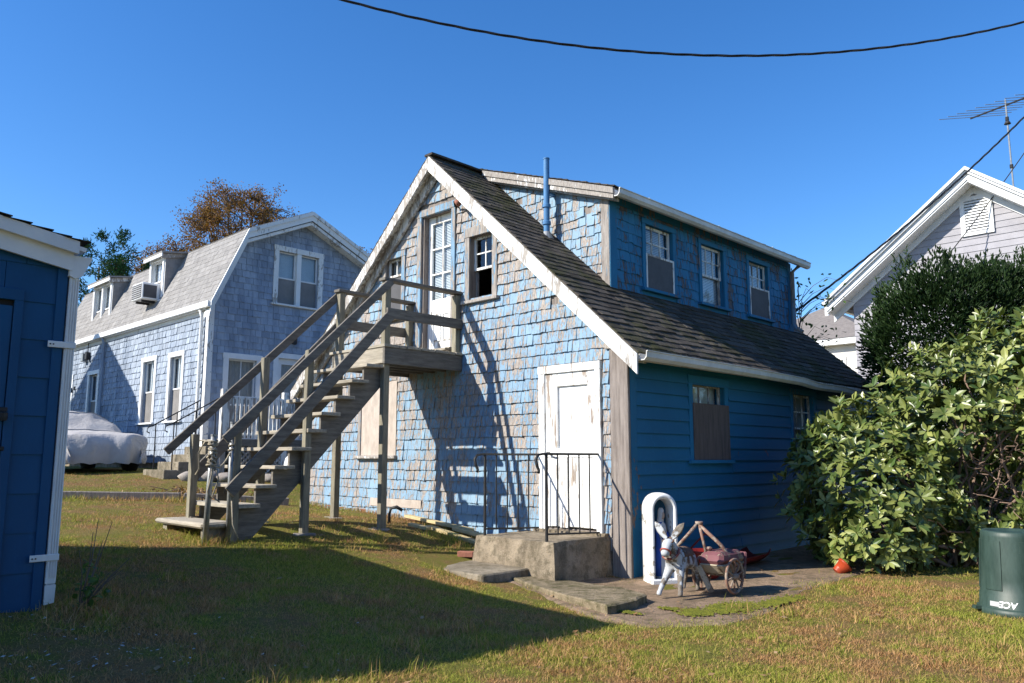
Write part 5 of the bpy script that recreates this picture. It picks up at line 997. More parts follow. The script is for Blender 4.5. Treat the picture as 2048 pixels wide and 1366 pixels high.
# yew: dense dark sprays
def sprays(par, mw, P, Nn, L, Wd, mat, name='foliage', up=.5):
    d = unit(Nn + np.array([0, 0, up]) + RNG.normal(0, .35, Nn.shape)); A, B = rot_to(d); th = RNG.uniform(0, 3.14, len(P))[:, None]; S = A * np.cos(th) + B * np.sin(th); T = np.cross(d, S); inv = np.array(mw.inverted()); R3 = inv[:3, :3]
    Ls = RNG.uniform(L * .6, L * 1.3, (len(P), 1)); V = []
    for (a, S_) in ((0, S), (1, T)):
        V += [P, P + d * Ls * .45 + S_ * Wd, P + d * Ls, P + d * Ls * .45 - S_ * Wd]
    V = np.stack(V, 1).reshape(-1, 3) @ R3.T + inv[:3, 3]; F = np.arange(len(V)).reshape(-1, 4); return np_mesh(name, V, F, mat, par, kind='stuff')
yb_ = [((7.15, 13.2, 3.3), (1.0, .9, 1.35)), ((6.7, 13.3, 3.1), (.75, .7, 1.1)), ((7.9, 13.2, 3.5), (.9, .9, 1.1)), ((8.7, 13.3, 3.5), (.9, .9, 1.15)), ((7.3, 13.0, 2.0), (1.2, 1, 1.6)), ((8.5, 13.2, 2.2), (1.1, 1, 1.6))]
yo_ = Vector((7.3, 13.2, G(7.3, 13.2))); yew = thing('yew_bush', 'tall dark green yew bush behind the rhododendron', 'bush', Matrix.Translation(yo_))
P, Nn = blob_shell(yb_, 95000, rmin=.5); lump = np.sin(P[:, 0] * 7) * np.sin(P[:, 1] * 6 + 1) * np.sin(P[:, 2] * 6.5); P = P + Nn * (lump[:, None] * .13)
sprays(yew, yew.matrix_world, P, Nn, .10, .016, 'yew')
Pt, Nt = blob_shell(yb_, 900, rmin=.98); m_ = Nt[:, 2] > .2; Pt = Pt[m_]; Nt = Nt[m_]
Pl, Nl = [], []
for p, n_ in zip(Pt, Nt):
    L = random.uniform(.05, .18)
    for t in np.linspace(0, 1, 9): Pl.append(p + (n_ * .5 + np.array([0, 0, 1])) * L * t); Nl.append(unit(RNG.normal(0, 1, 3) * .6 + np.array([0, 0, 1.0])))
sprays(yew, yew.matrix_world, np.array(Pl), np.array(Nl), .09, .012, 'yew', 'shoots')
for i in range(12): c, r = random.choice(yb_); branch(yew, yo_, (7.3 + random.uniform(-.3, .3), 13.3, yo_.z - .05), Vector(c) + Vector((random.uniform(-.5, .5), random.uniform(-.8, .2), random.uniform(-.3, .5))), .05, .012, 'bark_pale', 'limb', .15)
for i in range(5): branch(yew, yo_, (6.6, 12.9, 1.6), (6.1 + random.uniform(-.1, .3), 12.6 + random.uniform(-.2, .2), 2.2 + random.uniform(-.3, .5)), .03, .012, 'bark_pale', 'limb', .05)
# deciduous trees: recursive limbs
def tree(name, label, loc, ctr, rad, ntip, leafn, mat, leaf_l, seed, trunk_r=.22):
    # trunk, a dozen main limbs fanning to the crown, twigs to tips spread through an uneven dome
    rnd = random.Random(seed); o = thing(name, label, 'tree', Matrix.Translation(loc)); L0 = Vector(loc); c = Vector(ctr) - L0; fork = Vector((rnd.uniform(-.2, .2), 0, max(1.5, c.z - rad[2] * 1.25)))
    MB().tube([(0, 0, -.3), (.08, .05, fork.z * .5), fork], [trunk_r, trunk_r * .8, trunk_r * .6], 8).build('trunk', 'bark', o, smooth=True); m = MB(); tips = []; mains = []
    for i in range(15):
        d = Vector((rnd.gauss(0, 1), rnd.gauss(0, 1), rnd.uniform(-.15, 1.2))).normalized(); e = c + Vector((d.x * rad[0], d.y * rad[1], d.z * rad[2])) * rnd.uniform(.5, .72); mid = fork.lerp(e, .5) + Vector((d.x, d.y, .3)) * .35; q = [fork, fork.lerp(mid, .6), mid.lerp(e, .35), e]; m.tube(q, [trunk_r * .42, trunk_r * .3, trunk_r * .2, trunk_r * .10], 5, cap=False); mains += [q[2], e, mid]
    for i in range(ntip):
        d = Vector((rnd.gauss(0, 1), rnd.gauss(0, 1), rnd.gauss(.25, .9))).normalized(); lump = 1 + .14 * math.sin(d.x * 5 + seed) * math.cos(d.z * 6) + .08 * math.sin(d.y * 9)
        t = c + Vector((d.x * rad[0], d.y * rad[1], d.z * rad[2])) * lump * rnd.uniform(.62, 1.02); n = min(mains, key=lambda p: (p - t).length + rnd.uniform(0, .5)); k = n.lerp(t, .55) + Vector((rnd.uniform(-.15, .15), rnd.uniform(-.15, .15), rnd.uniform(0, .2))); m.tube([n, k, t], [.035, .02, .006], 4, cap=False); tips.append(t); tips.append(k.lerp(t, .5))
    m.build('limbs', 'bark', o); T = np.array([tuple(t) for t in tips]); i = RNG.integers(0, len(T), leafn); P = T[i] + RNG.normal(0, .15, (leafn, 3)); D = unit(RNG.normal(size=(leafn, 3))); U = unit(RNG.normal(size=(leafn, 3)))
    Lf = RNG.uniform(leaf_l * .7, leaf_l * 1.3, leafn); S = unit(np.cross(D, U)); V = np.stack([P, P + D * Lf[:, None] * .5 + S * Lf[:, None] * .32, P + D * Lf[:, None], P + D * Lf[:, None] * .5 - S * Lf[:, None] * .32], 1).reshape(-1, 3)
    np_mesh('crown', V, np.arange(len(V)).reshape(-1, 4), mat, o, kind='stuff'); return o
tree('autumn_tree', 'tall rusty orange autumn tree rising behind the gambrel roof', (-12.3, 35, 1.1), (-12.3, 35, 11.2), (2.65, 2.4, 2.6), 520, 22000, 'autumn', .085, 5)
tree('autumn_tree', 'smaller thinning russet tree standing behind the gambrel dormers', (-15.8, 37, 1.1), (-15.9, 37, 9.9), (2.2, 1.8, 1.6), 300, 8000, 'autumn', .09, 9)
tree('autumn_tree', 'distant brownish treetop showing between the gambrel house and cottage', (-6.4, 35, 1.1), (-6.4, 35, 8.9), (1.5, 1.5, 1.7), 160, 3600, 'autumn', .09, 21)
for x_, y_, r_, h_, lb in ((-31, 43, 3.2, 7.5, 'broad dark green tree far beyond the covered car'), (-38, 52, 3.8, 9, 'tall green tree standing far beyond the gambrel house, beside the broad one'), (-23, 56, 3.4, 7, 'rounded green tree far behind the gambrel house')): tree('far_tree', lb, (x_, y_, 1.1), (x_, y_, h_ * .62), (r_, r_, h_ * .42), 300, 9000, 'sap', .28, int(h_ * 3))
# cedar: layered sprays round a few leaders
co = Vector((-15.6, 29.5, 1.1)); ced = thing('cedar_tree', 'dark green cedar with ragged spires behind the gambrel house', 'tree', Matrix.Translation(co)); P, Nn = [], []
MB().tube([(0, 0, -.3), (.1, 0, 3), (0, 0, 7.4)], [.2, .13, .03], 8).build('trunk', 'bark', ced, smooth=True)
lm = MB()
for (lx, ly, top) in ((.2, 0, 9.0), (-.7, .2, 8.4), (.95, -.2, 8.7), (-1.6, 0, 7.6), (1.8, .3, 7.6), (.5, .5, 8.0)):
    for i in range(64):
        z = random.uniform(1.2, top); rr_ = (top - z) * .34 + .12; a = random.uniform(0, 6.28); L = rr_ * random.uniform(.6, 1.25); p0 = Vector((lx * min(1, z / 5), ly, z)); e = p0 + Vector((math.cos(a) * L, math.sin(a) * L, L * random.uniform(.1, .5))); lm.tube([p0, e], [.02, .006], 4, cap=False)
        for t in np.linspace(.2, 1, 44): c = p0.lerp(e, t); P.append(np.array(c) + RNG.normal(0, .08, 3)); Nn.append(unit(np.array(e - p0) + RNG.normal(0, .5, 3)))
lm.build('limbs', 'bark', ced)['kind'] = 'stuff'
sprays(ced, Matrix.Translation(Vector((0, 0, 0))), np.array(P), np.array(Nn), .17, .018, 'cedar', 'crown', .35)
# sapling twigs behind the end of the dormer
so_ = wl(KH, -1.25, 7.35); so_.z = G(so_.x, so_.y); sap = thing('sapling', 'thin sapling with arching bare twigs behind the far end of the cottage', 'tree', Matrix.Translation(so_))
MB().tube([(0, 0, -.1), (.05, 0, 1.8), (0, .1, 3.4), (.1, 0, 4.2)], [.04, .028, .018, .008], 7).build('trunk', 'bark', sap, smooth=True)
LP, LD_ = [], []; tw = MB()
for i in range(22):
    z = random.uniform(2.9, 4.3); a = random.uniform(-2.2, .6); L = random.uniform(.5, 1.1); d = Vector((math.cos(a), math.sin(a) * .6, 0)); pts = [Vector((.05, .05, z)) + d * L * t + Vector((0, 0, .45 * math.sin(t * 2.4) * L)) for t in (0, .3, .6, 1)]; tw.tube(pts, [.009, .006, .004, .002], 5)
    for q in range(5): t = random.uniform(.4, 1); LP.append(np.array(pts[0].lerp(pts[3], t)) + np.array([0, 0, .3 * L * math.sin(t * 2.4)]) + RNG.normal(0, .06, 3) + np.array(so_)); LD_.append(unit(RNG.normal(size=3) + np.array([0, 0, -.5])))
tw.build('twigs', 'bark', sap); LP = np.array(LP); LD_ = np.array(LD_); leaf_cloud(sap, sap.matrix_world, LP, LD_, unit(RNG.normal(size=LP.shape)), RNG.uniform(.07, .13, len(LP)), RNG.uniform(.06, .1, len(LP)), 'sap', 60, 'leaf')

# ================================================================== YARD ORNAMENTS
def M_worn(name, base, base2, chip, amt=.3): return M_peel(name, base, base2, chip, tuple(x * .6 for x in chip), amt, 20, 5, 1, .7, .3, kind='Object', st=(1, 1, 1), rw=0, var=0)
mt['donkey'] = M_worn('worn_grey_donkey_paint', (.46, .48, .50), (.33, .35, .38), (.20, .17, .14), .5)
mt['red_band'] = M_worn('faded_red_paint', (.34, .08, .06), (.26, .07, .05), (.3, .25, .2), .3)
mt['saddle'] = M_worn('brown_saddle_paint', (.14, .085, .06), (.10, .06, .045), (.3, .26, .2), .3)
mt['cart'] = M_worn('faded_maroon_cart', (.19, .075, .085), (.14, .055, .06), (.30, .22, .17), .36)
mt['cart_wood'] = M_worn('cart_wood', (.26, .15, .11), (.20, .11, .08), (.38, .3, .24), .45)
mt['cart_pale'] = M_worn('cart_pale_board', (.42, .36, .27), (.34, .28, .2), (.25, .18, .12), .4)
mt['shrine'] = M_worn('chipped_white_shrine', (.80, .80, .78), (.72, .72, .70), (.4, .36, .3), .12)
mt['robe'] = M_plain('blue_robe', (.03, .10, .42), (.02, .07, .3), 6, rough=.6, bump=.2); mt['robe_white'] = M_plain('white_robe', (.62, .62, .62), (.5, .5, .5), 6, rough=.6); mt['niche_blue'] = M_plain('niche_blue', (.03, .14, .26), (.02, .1, .2), 5, rough=.7)
mt['face'] = M_plain('statue_face', (.45, .33, .26), (.4, .3, .24), 8, rough=.6, bump=0); mt['can'] = M_plain('dark_green_plastic', (.016, .036, .028), (.04, .07, .058), 7, (1, 1, .25), .48, .08, 60, 0, spec=.4); mt['tape'] = M_plain('silver_tape', (.50, .51, .52), (.42, .43, .44), 9, rough=.4, bump=.1); mt['red_plastic'] = M_plain('red_plastic', (.22, .02, .015), (.15, .015, .012), 5, rough=.45, bump=.05, var=0); mt['terracotta'] = M_plain('orange_pot', (.42, .06, .02), (.28, .04, .015), 6, rough=.4, bump=.1)
def skin(name, verts, edges, radii, mat, parent, sub=2):
    me = bpy.data.meshes.new(name); me.from_pydata(verts, edges, []); o = link(name, me, parent, mt[mat]); md = o.modifiers.new('skin', 'SKIN'); md.use_smooth_shade = True
    if not me.skin_vertices: return o
    for i, r in enumerate(radii): r = r if isinstance(r, tuple) else (r, r); me.skin_vertices[0].data[i].radius = r
    me.skin_vertices[0].data[0].use_root = True; s_ = o.modifiers.new('sub', 'SUBSURF'); s_.levels = s_.render_levels = sub; return o
zg = gl(KH, 1.03, -.6).z + .025
dk_ = thing('donkey_statue', 'worn grey painted donkey statue with red bridle and brown saddle', 'statue', HM @ Matrix.Translation((1.03, -.58, zg)) @ Matrix.Rotation(R_(8), 4, 'Z') @ Matrix.Scale(1.04, 4))
V = [(0, .16, .345), (0, .02, .335), (0, -.13, .35), (0, -.20, .42), (0, -.245, .495), (0, -.285, .49), (0, -.335, .42), (0, -.35, .375), (0, .24, .35), (0, .28, .30), (0, .29, .20)]
E_ = [(0, 1), (1, 2), (2, 3), (3, 4), (4, 5), (5, 6), (6, 7), (0, 8), (8, 9), (9, 10)]; Rr = [.085, .095, .09, .068, .062, .058, .045, .04, .035, .018, .016]
for sx, fr, hi in ((1, -.05, .0), (-1, -.09, .04)):
    b = len(V); V += [(sx * .055, -.13, .26), (sx * .075, -.16 + fr * .5, .15), (sx * .095, -.19 + fr, .05), (sx * .10, -.205 + fr, .012)]; E_ += [(2, b), (b, b + 1), (b + 1, b + 2), (b + 2, b + 3)]; Rr += [.048, .030, .023, .030]
    b = len(V); V += [(sx * .06, .17 + hi, .25), (sx * .07, .21 + hi, .16), (sx * .08, .185 + hi, .05), (sx * .082, .175 + hi, .012)]; E_ += [(0, b), (b, b + 1), (b + 1, b + 2), (b + 2, b + 3)]; Rr += [.045, .025, .019, .026]
skin('body', V, E_, Rr, 'donkey', dk_)
for sx in (1, -1):
    d = Vector((sx * .62, .05, .78)).normalized(); p0 = Vector((sx * .03, -.245, .535)); sd_ = Vector((.78, 0, -.62 * sx)).normalized() if sx > 0 else Vector((.78, 0, .62)).normalized(); vs_ = []; fs = []
    for i, (t, wd_e) in enumerate(((0, .018), (.25, .034), (.55, .040), (.8, .028), (1, .004))):
        for (a, b) in ((-1, 0), (-.5, .016), (0, .020), (.5, .016), (1, 0), (.5, -.004), (0, .004), (-.5, -.004)): vs_.append(tuple(p0 + d * .19 * t + sd_ * a * wd_e + Vector((0, 1, 0)) * b))
    fs = [(i * 8 + j, i * 8 + (j + 1) % 8, (i + 1) * 8 + (j + 1) % 8, (i + 1) * 8 + j) for i in range(4) for j in range(8)] + [tuple(range(32, 40))]; MB().add(vs_, fs).build('ear', 'donkey', dk_, smooth=True)
def ring(name, c, n, rx, ry, r, mat, par, k=20):
    c = Vector(c); n = Vector(n).normalized(); a = n.cross(Vector((1, 0, 0))).normalized(); b = Vector((1, 0, 0)); pts = [c + b * rx * math.cos(t) + a * ry * math.sin(t) for t in np.linspace(0, 2 * math.pi, k + 1)]; return MB().tube(pts, r, 6, cap=False).build(name, mat, par, smooth=True)
ring('bridle', (0, -.325, .425), (0, -.6, -.8), .046, .048, .009, 'red_band', dk_); ring('collar', (0, -.215, .40), (0, -.55, .8), .075, .085, .013, 'red_band', dk_); ring('brow_band', (0, -.262, .515), (0, -.5, .85), .05, .05, .010, 'saddle', dk_)
ring('girth', (0, -.04, .335), (0, 1, 0), .094, .098, .014, 'saddle', dk_); ring('girth', (0, .05, .335), (0, 1, 0), .092, .096, .012, 'saddle', dk_)
m = MB(); vs_ = [(math.sin(t) * .102, y, .335 + math.cos(t) * .104) for y in (-.09, -.03, .04, .10) for t in np.linspace(-1.3, 1.3, 12)]; m.add(vs_, [(i * 12 + j, i * 12 + j + 1, (i + 1) * 12 + j + 1, (i + 1) * 12 + j) for i in range(3) for j in range(11)]); o = m.build('saddle', 'saddle', dk_, smooth=True); md = o.modifiers.new('s', 'SOLIDIFY'); md.thickness = .012
for sx in (1, -1): MB().lathe([(0, -.006), (.007, 0), (0, .006)], 8, (sx * .045, -.295, .488), cap=False).build('eye', 'dark', dk_)
# cart
ct = thing('toy_cart', 'small faded maroon wooden cart with spoked wheels behind the donkey statue', 'cart', HM @ Matrix.Translation((1.24, -.24, zg)))
WR = .175
for sx in (1, -1):
    wh = link('wheel', None, ct); wh.location = (sx * .185, 0, WR); Fw = lambda u, v, n: (n, u, v)
    pts = [(.0, math.cos(t) * (WR - .014), math.sin(t) * (WR - .014)) for t in np.linspace(0, 2 * math.pi, 33)]; MB().tube(pts, .015, 8, cap=False).build('rim', 'cart_wood', wh, smooth=True)
    for i in range(10): a = i * math.pi / 5 + .2; MB().tube([(0, math.cos(a) * .03, math.sin(a) * .03), (0, math.cos(a) * .155, math.sin(a) * .155)], [.008, .010], 6).build('spoke', 'cart_wood', wh)
    MB(Fw).lathe([(.01, -.05), (.032, -.045), (.036, 0), (.03, .04), (.016, .05)], 14).build('hub', 'cart_wood', wh, smooth=True)
MB().tube([(-.2, 0, WR), (.2, 0, WR)], .014, 8).build('axle', 'cart_wood', ct)
def hx(name, mat, b, t, z0, z1, bev=.012): MB().hexa([(x, y, z) for (q, z) in ((b, z0), (t, z1)) for y in (q[2], q[3]) for x in (q[0], q[1])]).build(name, mat, ct, bevel=bev)
hx('box', 'cart_pale', (-.10, .12, -.08, .20), (-.12, .145, -.17, .30), .19, .29); hx('box_lid', 'cart', (-.13, .155, -.185, .31), (-.11, .13, -.13, .27), .292, .41, .035)
hx('tail_board', 'cart', (-.14, .14, .28, .31), (-.14, .14, .33, .36), .12, .38); MB().beam((-.10, -.20, .27), (.02, -.16, .02), .03, .055).build('tongue_board', 'cart_pale', ct, bevel=.004); part('lid_knob', 'cart', ct, (-.08, -.02, -.10, -.04, .411, .45), bevel=.015)
ap_ = Vector((-.14, -.10, .665)); MB().tube([(.17, .08, .26), (.05, -.01, .47), ap_], [.017, .019, .017], 8).build('shaft', 'cart_wood', ct, smooth=True); MB().tube([(-.33, -.30, .40), (-.22, -.19, .56), ap_ + Vector((-.01, -.01, .01))], [.016, .018, .016], 8).build('shaft', 'cart_wood', ct, smooth=True); MB().tube([(-.06, -.10, .36), ap_ + Vector((.005, .0, -.01))], .015, 8).build('shaft', 'cart_wood', ct, smooth=True)
MB().tube([ap_ + Vector((-.03, -.02, .012)), ap_ + Vector((.035, .02, .014))], .02, 8).build('cross_bar', 'cart_wood', ct, smooth=True)
# arched shrine with a robed figure
sr = thing('arched_shrine', 'white arched niche shrine set upright against the cottage corner', 'shrine', HM @ Matrix.Translation((.27, .10, zg - .01)) @ Matrix.Rotation(R_(-34), 4, 'Z') @ Matrix.Diagonal((.8, .92, 1, 1)))
def arch(w2, h, inset=0):
    pts = [(-w2, 0)]; hc = h - w2
    pts += [(-w2, hc * t) for t in (.33, .66)]; pts += [(-w2 * math.cos(a), hc + w2 * math.sin(a)) for a in np.linspace(0, math.pi, 17)]; pts += [(w2, hc * t) for t in (.66, .33, 0)]; return pts
n = len(arch(1, 2)); rows_ = [(.175, .96, .0), (.178, .965, .20), (.172, .96, .30), (.150, .938, .335), (.128, .91, .325), (.118, .90, .28), (.112, .89, .06), (.112, .89, .05)]; vs_ = []
for (w2, h, x) in rows_: vs_ += [(x + random.uniform(-.004, .004), y * (1 + .0), z + (.0 if z else 0)) for y, z in arch(w2, h)]
fs = [(i * n + j, i * n + j + 1, (i + 1) * n + j + 1, (i + 1) * n + j) for i in range(len(rows_) - 1) for j in range(n - 1)] + [tuple(range(n))]
MB().add(vs_, fs).build('niche_shell', 'shrine', sr, smooth=True); MB().add([(.055, y, z) for y, z in arch(.115, .893)], [tuple(range(n))]).build('niche_back', 'niche_blue', sr)
part('base', 'shrine', sr, (.0, .36, -.18, .18, -.06, .045), bevel=.015, j=.004)
st_ = thing('robed_statue', 'small figurine in blue cloak and white veil inside the arched shrine', 'statue', sr.matrix_world @ Matrix.Translation((.19, .01, .045)) @ Matrix.Rotation(R_(30), 4, 'Z') @ Matrix.Scale(1.12, 4))
def loft(secs, k=16):
    vs_ = []
    for (z, rx, ry, ox) in secs: vs_ += [(ox + rx * math.cos(t) * (1 + .05 * math.sin(5 * t) * (z < .3)), ry * math.sin(t) * (1 + .05 * math.sin(5 * t) * (z < .3)), z) for t in [2 * math.pi * j / k for j in range(k)]]
    m = len(secs); return MB().add(vs_, [(i * k + j, i * k + (j + 1) % k, (i + 1) * k + (j + 1) % k, (i + 1) * k + j) for i in range(m - 1) for j in range(k)] + [tuple(range(k))[::-1], tuple(range((m - 1) * k, m * k))])
loft([(0, .075, .09, 0), (.05, .07, .085, 0), (.2, .055, .07, 0), (.36, .05, .06, 0), (.44, .05, .068, 0), (.50, .042, .065, 0), (.535, .02, .03, 0), (.555, .018, .02, 0), (.57, .026, .026, .003), (.60, .034, .030, .005), (.63, .033, .03, .002), (.655, .02, .02, 0)]).build('body', 'robe_white', st_, smooth=True)
m = loft([(.02, .075, .10, -.012), (.2, .058, .082, -.012), (.36, .052, .074, -.012), (.46, .050, .078, -.012), (.51, .042, .068, -.012), (.54, .03, .04, -.012)]); m.build('cloak', 'robe', st_, smooth=True)
loft([(.44, .03, .060, -.028), (.52, .036, .056, -.020), (.58, .034, .037, -.011), (.62, .039, .037, -.006), (.65, .036, .034, -.005), (.672, .018, .018, -.006)]).build('veil', 'robe_white', st_, smooth=True)
loft([(.565, .012, .016, .022), (.585, .016, .02, .026), (.605, .019, .021, .026), (.63, .014, .018, .022)], 10).build('face', 'face', st_, smooth=True)
MB().tube([(.03, .06, .43), (.06, .045, .38), (.075, .005, .40), (.078, 0, .43)], [.018, .017, .012, .008], 8).tube([(.03, -.06, .43), (.06, -.045, .38), (.075, -.005, .40), (.078, 0, .43)], [.018, .017, .012, .008], 8).build('folded_arms', 'robe', st_, smooth=True)
# red things in the shade behind the cart
q = gl(KH, .62, .55); o = thing('red_basket', 'dark red plastic basket standing in shade behind the cart', 'basket', Matrix.Translation(q + Vector((0, 0, .02)))); MB().lathe([(.13, 0), (.15, .02), (.19, .26), (.205, .28), (.205, .30), (.185, .30), (.14, .04)], 20, cap=False).build('bowl', 'red_plastic', o, smooth=True); MB().tube([(-.19, 0, .28), (-.14, 0, .34), (0, 0, .48), (.14, 0, .42), (.19, 0, .28)], .012, 6).build('handle', 'red_plastic', o, smooth=True)
q = gl(KH, .42, 1.75); o = thing('red_tray', 'low red plastic sled lying in shade along the cottage wall', 'sled', Matrix.Translation(q + Vector((0, 0, .025))) @ Matrix.Rotation(R_(50), 4, 'Z')); m = MB(); vs_ = [(x, y * (1 - .15 * (abs(x) > .4)), .10 * (abs(y) / .2) ** 3 +   .05 * max(0, (abs(x) - .35) / .15)) for x in np.linspace(-.5, .5, 11) for y in np.linspace(-.2, .2, 9)]; m.add(vs_, [(i * 9 + j, i * 9 + j + 1, (i + 1) * 9 + j + 1, (i + 1) * 9 + j) for i in range(10) for j in range(8)]); b = m.build('hull', 'red_plastic', o, smooth=True); b.modifiers.new('s', 'SOLIDIFY').thickness = .01
MB().tube([(-.45, .1, .16), (-.6, .0, .05), (-.5, -.1, .16)], .008, 6).build('cord', 'rope', o)
q = gl(KH, 1.52, 1.95); o = thing('orange_pot', 'cracked orange plastic pot half hidden under the rhododendron', 'pot', Matrix.Translation(q + Vector((0, 0, .02))) @ Matrix.Rotation(R_(50), 4, 'Y') @ Matrix.Scale(.8, 4)); MB().lathe([(.07, 0), (.075, .01), (.10, .15), (.115, .15), (.115, .18), (.10, .18), (.08, .03)], 18, cap=False).build('wall', 'terracotta', o, smooth=True); MB().lathe([(.01, .0), (.072, .004)], 18, cap=False).build('bottom', 'terracotta', o)
# upturned dustbin
cn_ = Vector((4.50, 7.35, 0)); cn_.z = G(cn_.x, cn_.y)
can = thing('upturned_dustbin', 'dark green plastic dustbin standing upside down on the lawn', 'dustbin', Matrix.Translation(cn_))
rc = lambda z: .318 - (.318 - .268) * z / .70; prof = [(.33, -.01), (.335, .0), (.335, .05), (.322, .055), (rc(.06), .06), (rc(.17), .17), (rc(.175) - .006, .178), (rc(.3) - .006, .3), (rc(.66) - .006, .66), (.262, .70), (.245, .712), (.20, .705), (.19, .69), (.01, .688)]
MB().lathe(prof, 56).build('shell', 'can', can, smooth=True)
ca = math.atan2(-cn_.y, -cn_.x)
def onc(th, z, off): r = rc(z) + off; return (r * math.cos(ca + th), r * math.sin(ca + th), z)
def patch(name, mat, t0, t1, z0, z1, off, th=.006):
    k = 14; vs_ = [onc(t0 + (t1 - t0) * i / k, z, o_) for o_ in (off, off + th) for z in (z0, z1) for i in range(k + 1)]; n = k + 1; fs = []
    for i in range(k): fs += [(i, i + 1, n + i + 1, n + i), (2 * n + i, 2 * n + i + 1, 3 * n + i + 1, 3 * n + i), (i, i + 1, 2 * n + i + 1, 2 * n + i), (n + i, n + i + 1, 3 * n + i + 1, 3 * n + i)]
    fs += [(0, n, 3 * n, 2 * n), (k, n + k, 3 * n + k, 2 * n + k)]; MB().add(vs_, fs).build(name, mat, can)
for t0, t1 in ((-.95, -.42), (.12, .95), (1.5, 2.4), (3.0, 3.9), (4.4, 5.0)): patch('raised_panel', 'can', t0, t1, .21, .63, -.007, .008)
patch('tape_band', 'tape', -.78, -.50, .075, .115, .002, .003)
MB().add([onc(-1.25 + i * .05, z, o_) for i in range(5) for (z, o_) in ((.03, .0), (.03, .075), (.055, .07), (.055, .0))], [(i * 4 + j, i * 4 + (j + 1) % 4, (i + 1) * 4 + (j + 1) % 4, (i + 1) * 4 + j) for i in range(4) for j in range(4)] + [(0, 1, 2, 3), (16, 17, 18, 19)]).build('handle', 'can', can)
fc = bpy.data.curves.new('lettering', 'FONT'); fc.body = 'ACE'; fc.size = .075; fc.shear = .2; fc.offset = .0016; fc.align_x = 'CENTER'; fo = bpy.data.objects.new('tmp', fc); col.objects.link(fo); bpy.context.view_layer.update()
me = bpy.data.meshes.new_from_object(fo.evaluated_get(bpy.context.evaluated_depsgraph_get())); bpy.data.objects.remove(fo)
for vv in me.vertices:          # wrapped on the shell, upside down like the bin
    x, y = -vv.co.x, .122 - vv.co.y; vv.co = onc(-.27 + x / rc(.1), y, .0035)
mt['white_print'] = M_plain('white_print', (.85, .85, .86), (.8, .8, .8), 5, rough=.5, bump=0, var=0); me.materials.clear(); link('lettering', me, can, mt['white_print'])

# ================================================================== GRASS, WEEDS, LITTER
def M_grass():
    k = N('grass_blade'); v = k.coord('pos'); a = k.noise(v, .55, 4, .6); b = k.noise(v, 3.2, 5, .65); r = k.rnd()
    f = k.ramp(k.math('ADD', k.math('ADD', k.math('MULTIPLY', a, .48), k.math('MULTIPLY', b, .52)), k.math('MULTIPLY', k.math('SUBTRACT', r, .5), .16)), .465, .555)
    g = k.mix(r, (.19, .24, .028), (.50, .46, .095)); d = k.mix(r, (.30, .12, .045), (.62, .39, .18)); c = k.mix(f, g, d); k.out(c, .75, .15)
    t = k.n('BsdfTranslucent'); k.l(c, t.inputs['Color']); x = k.n('MixShader'); x.inputs[0].default_value = .3; k.l(k.b.outputs[0], x.inputs[1]); k.l(t.outputs[0], x.inputs[2]); k.l(x.outputs[0], k.t.nodes['Material Output'].inputs['Surface']); return k.m
mt['grass'] = M_grass()
def to_loc(P, o): d = P[:, :2] - np.array([o.x, o.y]); return np.stack([d @ np.array([AX.x, AX.y]), d @ np.array([AY.x, AY.y])], 1)
def in_poly(q, poly):
    ins = np.zeros(len(q), bool); k = len(poly)
    for i in range(k):
        (x1, y1), (x2, y2) = poly[i], poly[(i + 1) % k]; c = ((y1 > q[:, 1]) != (y2 > q[:, 1])) & (q[:, 0] < (x2 - x1) * (q[:, 1] - y1) / (y2 - y1 + 1e-12) + x1); ins ^= c
    return ins
def scatter(n, rmin, rmax, power, amin=-40, amax=40):
    r = rmin * (rmax / rmin) ** RNG.random(n) if power else RNG.uniform(rmin, rmax, n); a = np.radians(RNG.uniform(amin, amax, n)); return np.stack([r * np.sin(a), r * np.cos(a)], 1)
def lawn_mask(P):
    q = to_loc(P, KH); m = ~in_poly(q + RNG.normal(0, .17, q.shape) + .14 * np.stack([np.sin(q[:, 1] * 7 + 1), np.sin(q[:, 0] * 6)], 1), PAT) & ~((q[:, 0] > -WD - .05) & (q[:, 0] < .05) & (q[:, 1] > -.05) & (q[:, 1] < LN + .1)) & ~((q[:, 0] > -1.88) & (q[:, 0] < -.28) & (q[:, 1] > -1.78) & (q[:, 1] < 0)) & ~in_poly(q, SLB)
    s_ = to_loc(P, CS); m &= ~((s_[:, 0] > -SLs) & (s_[:, 0] < .02) & (s_[:, 1] > -SWd) & (s_[:, 1] < .02)); m &= RNG.random(len(P)) > np.exp(-((P[:, 0] + 2.6) ** 2 / .9 + (P[:, 1] - 4.7) ** 2 / .5)) * .85
    bare_ = np.exp(-((q[:, 0] + 3.4) ** 2 / .5 + (q[:, 1] + 3.0) ** 2 / 1.2)); m &= RNG.random(len(P)) > bare_ * .8; return m
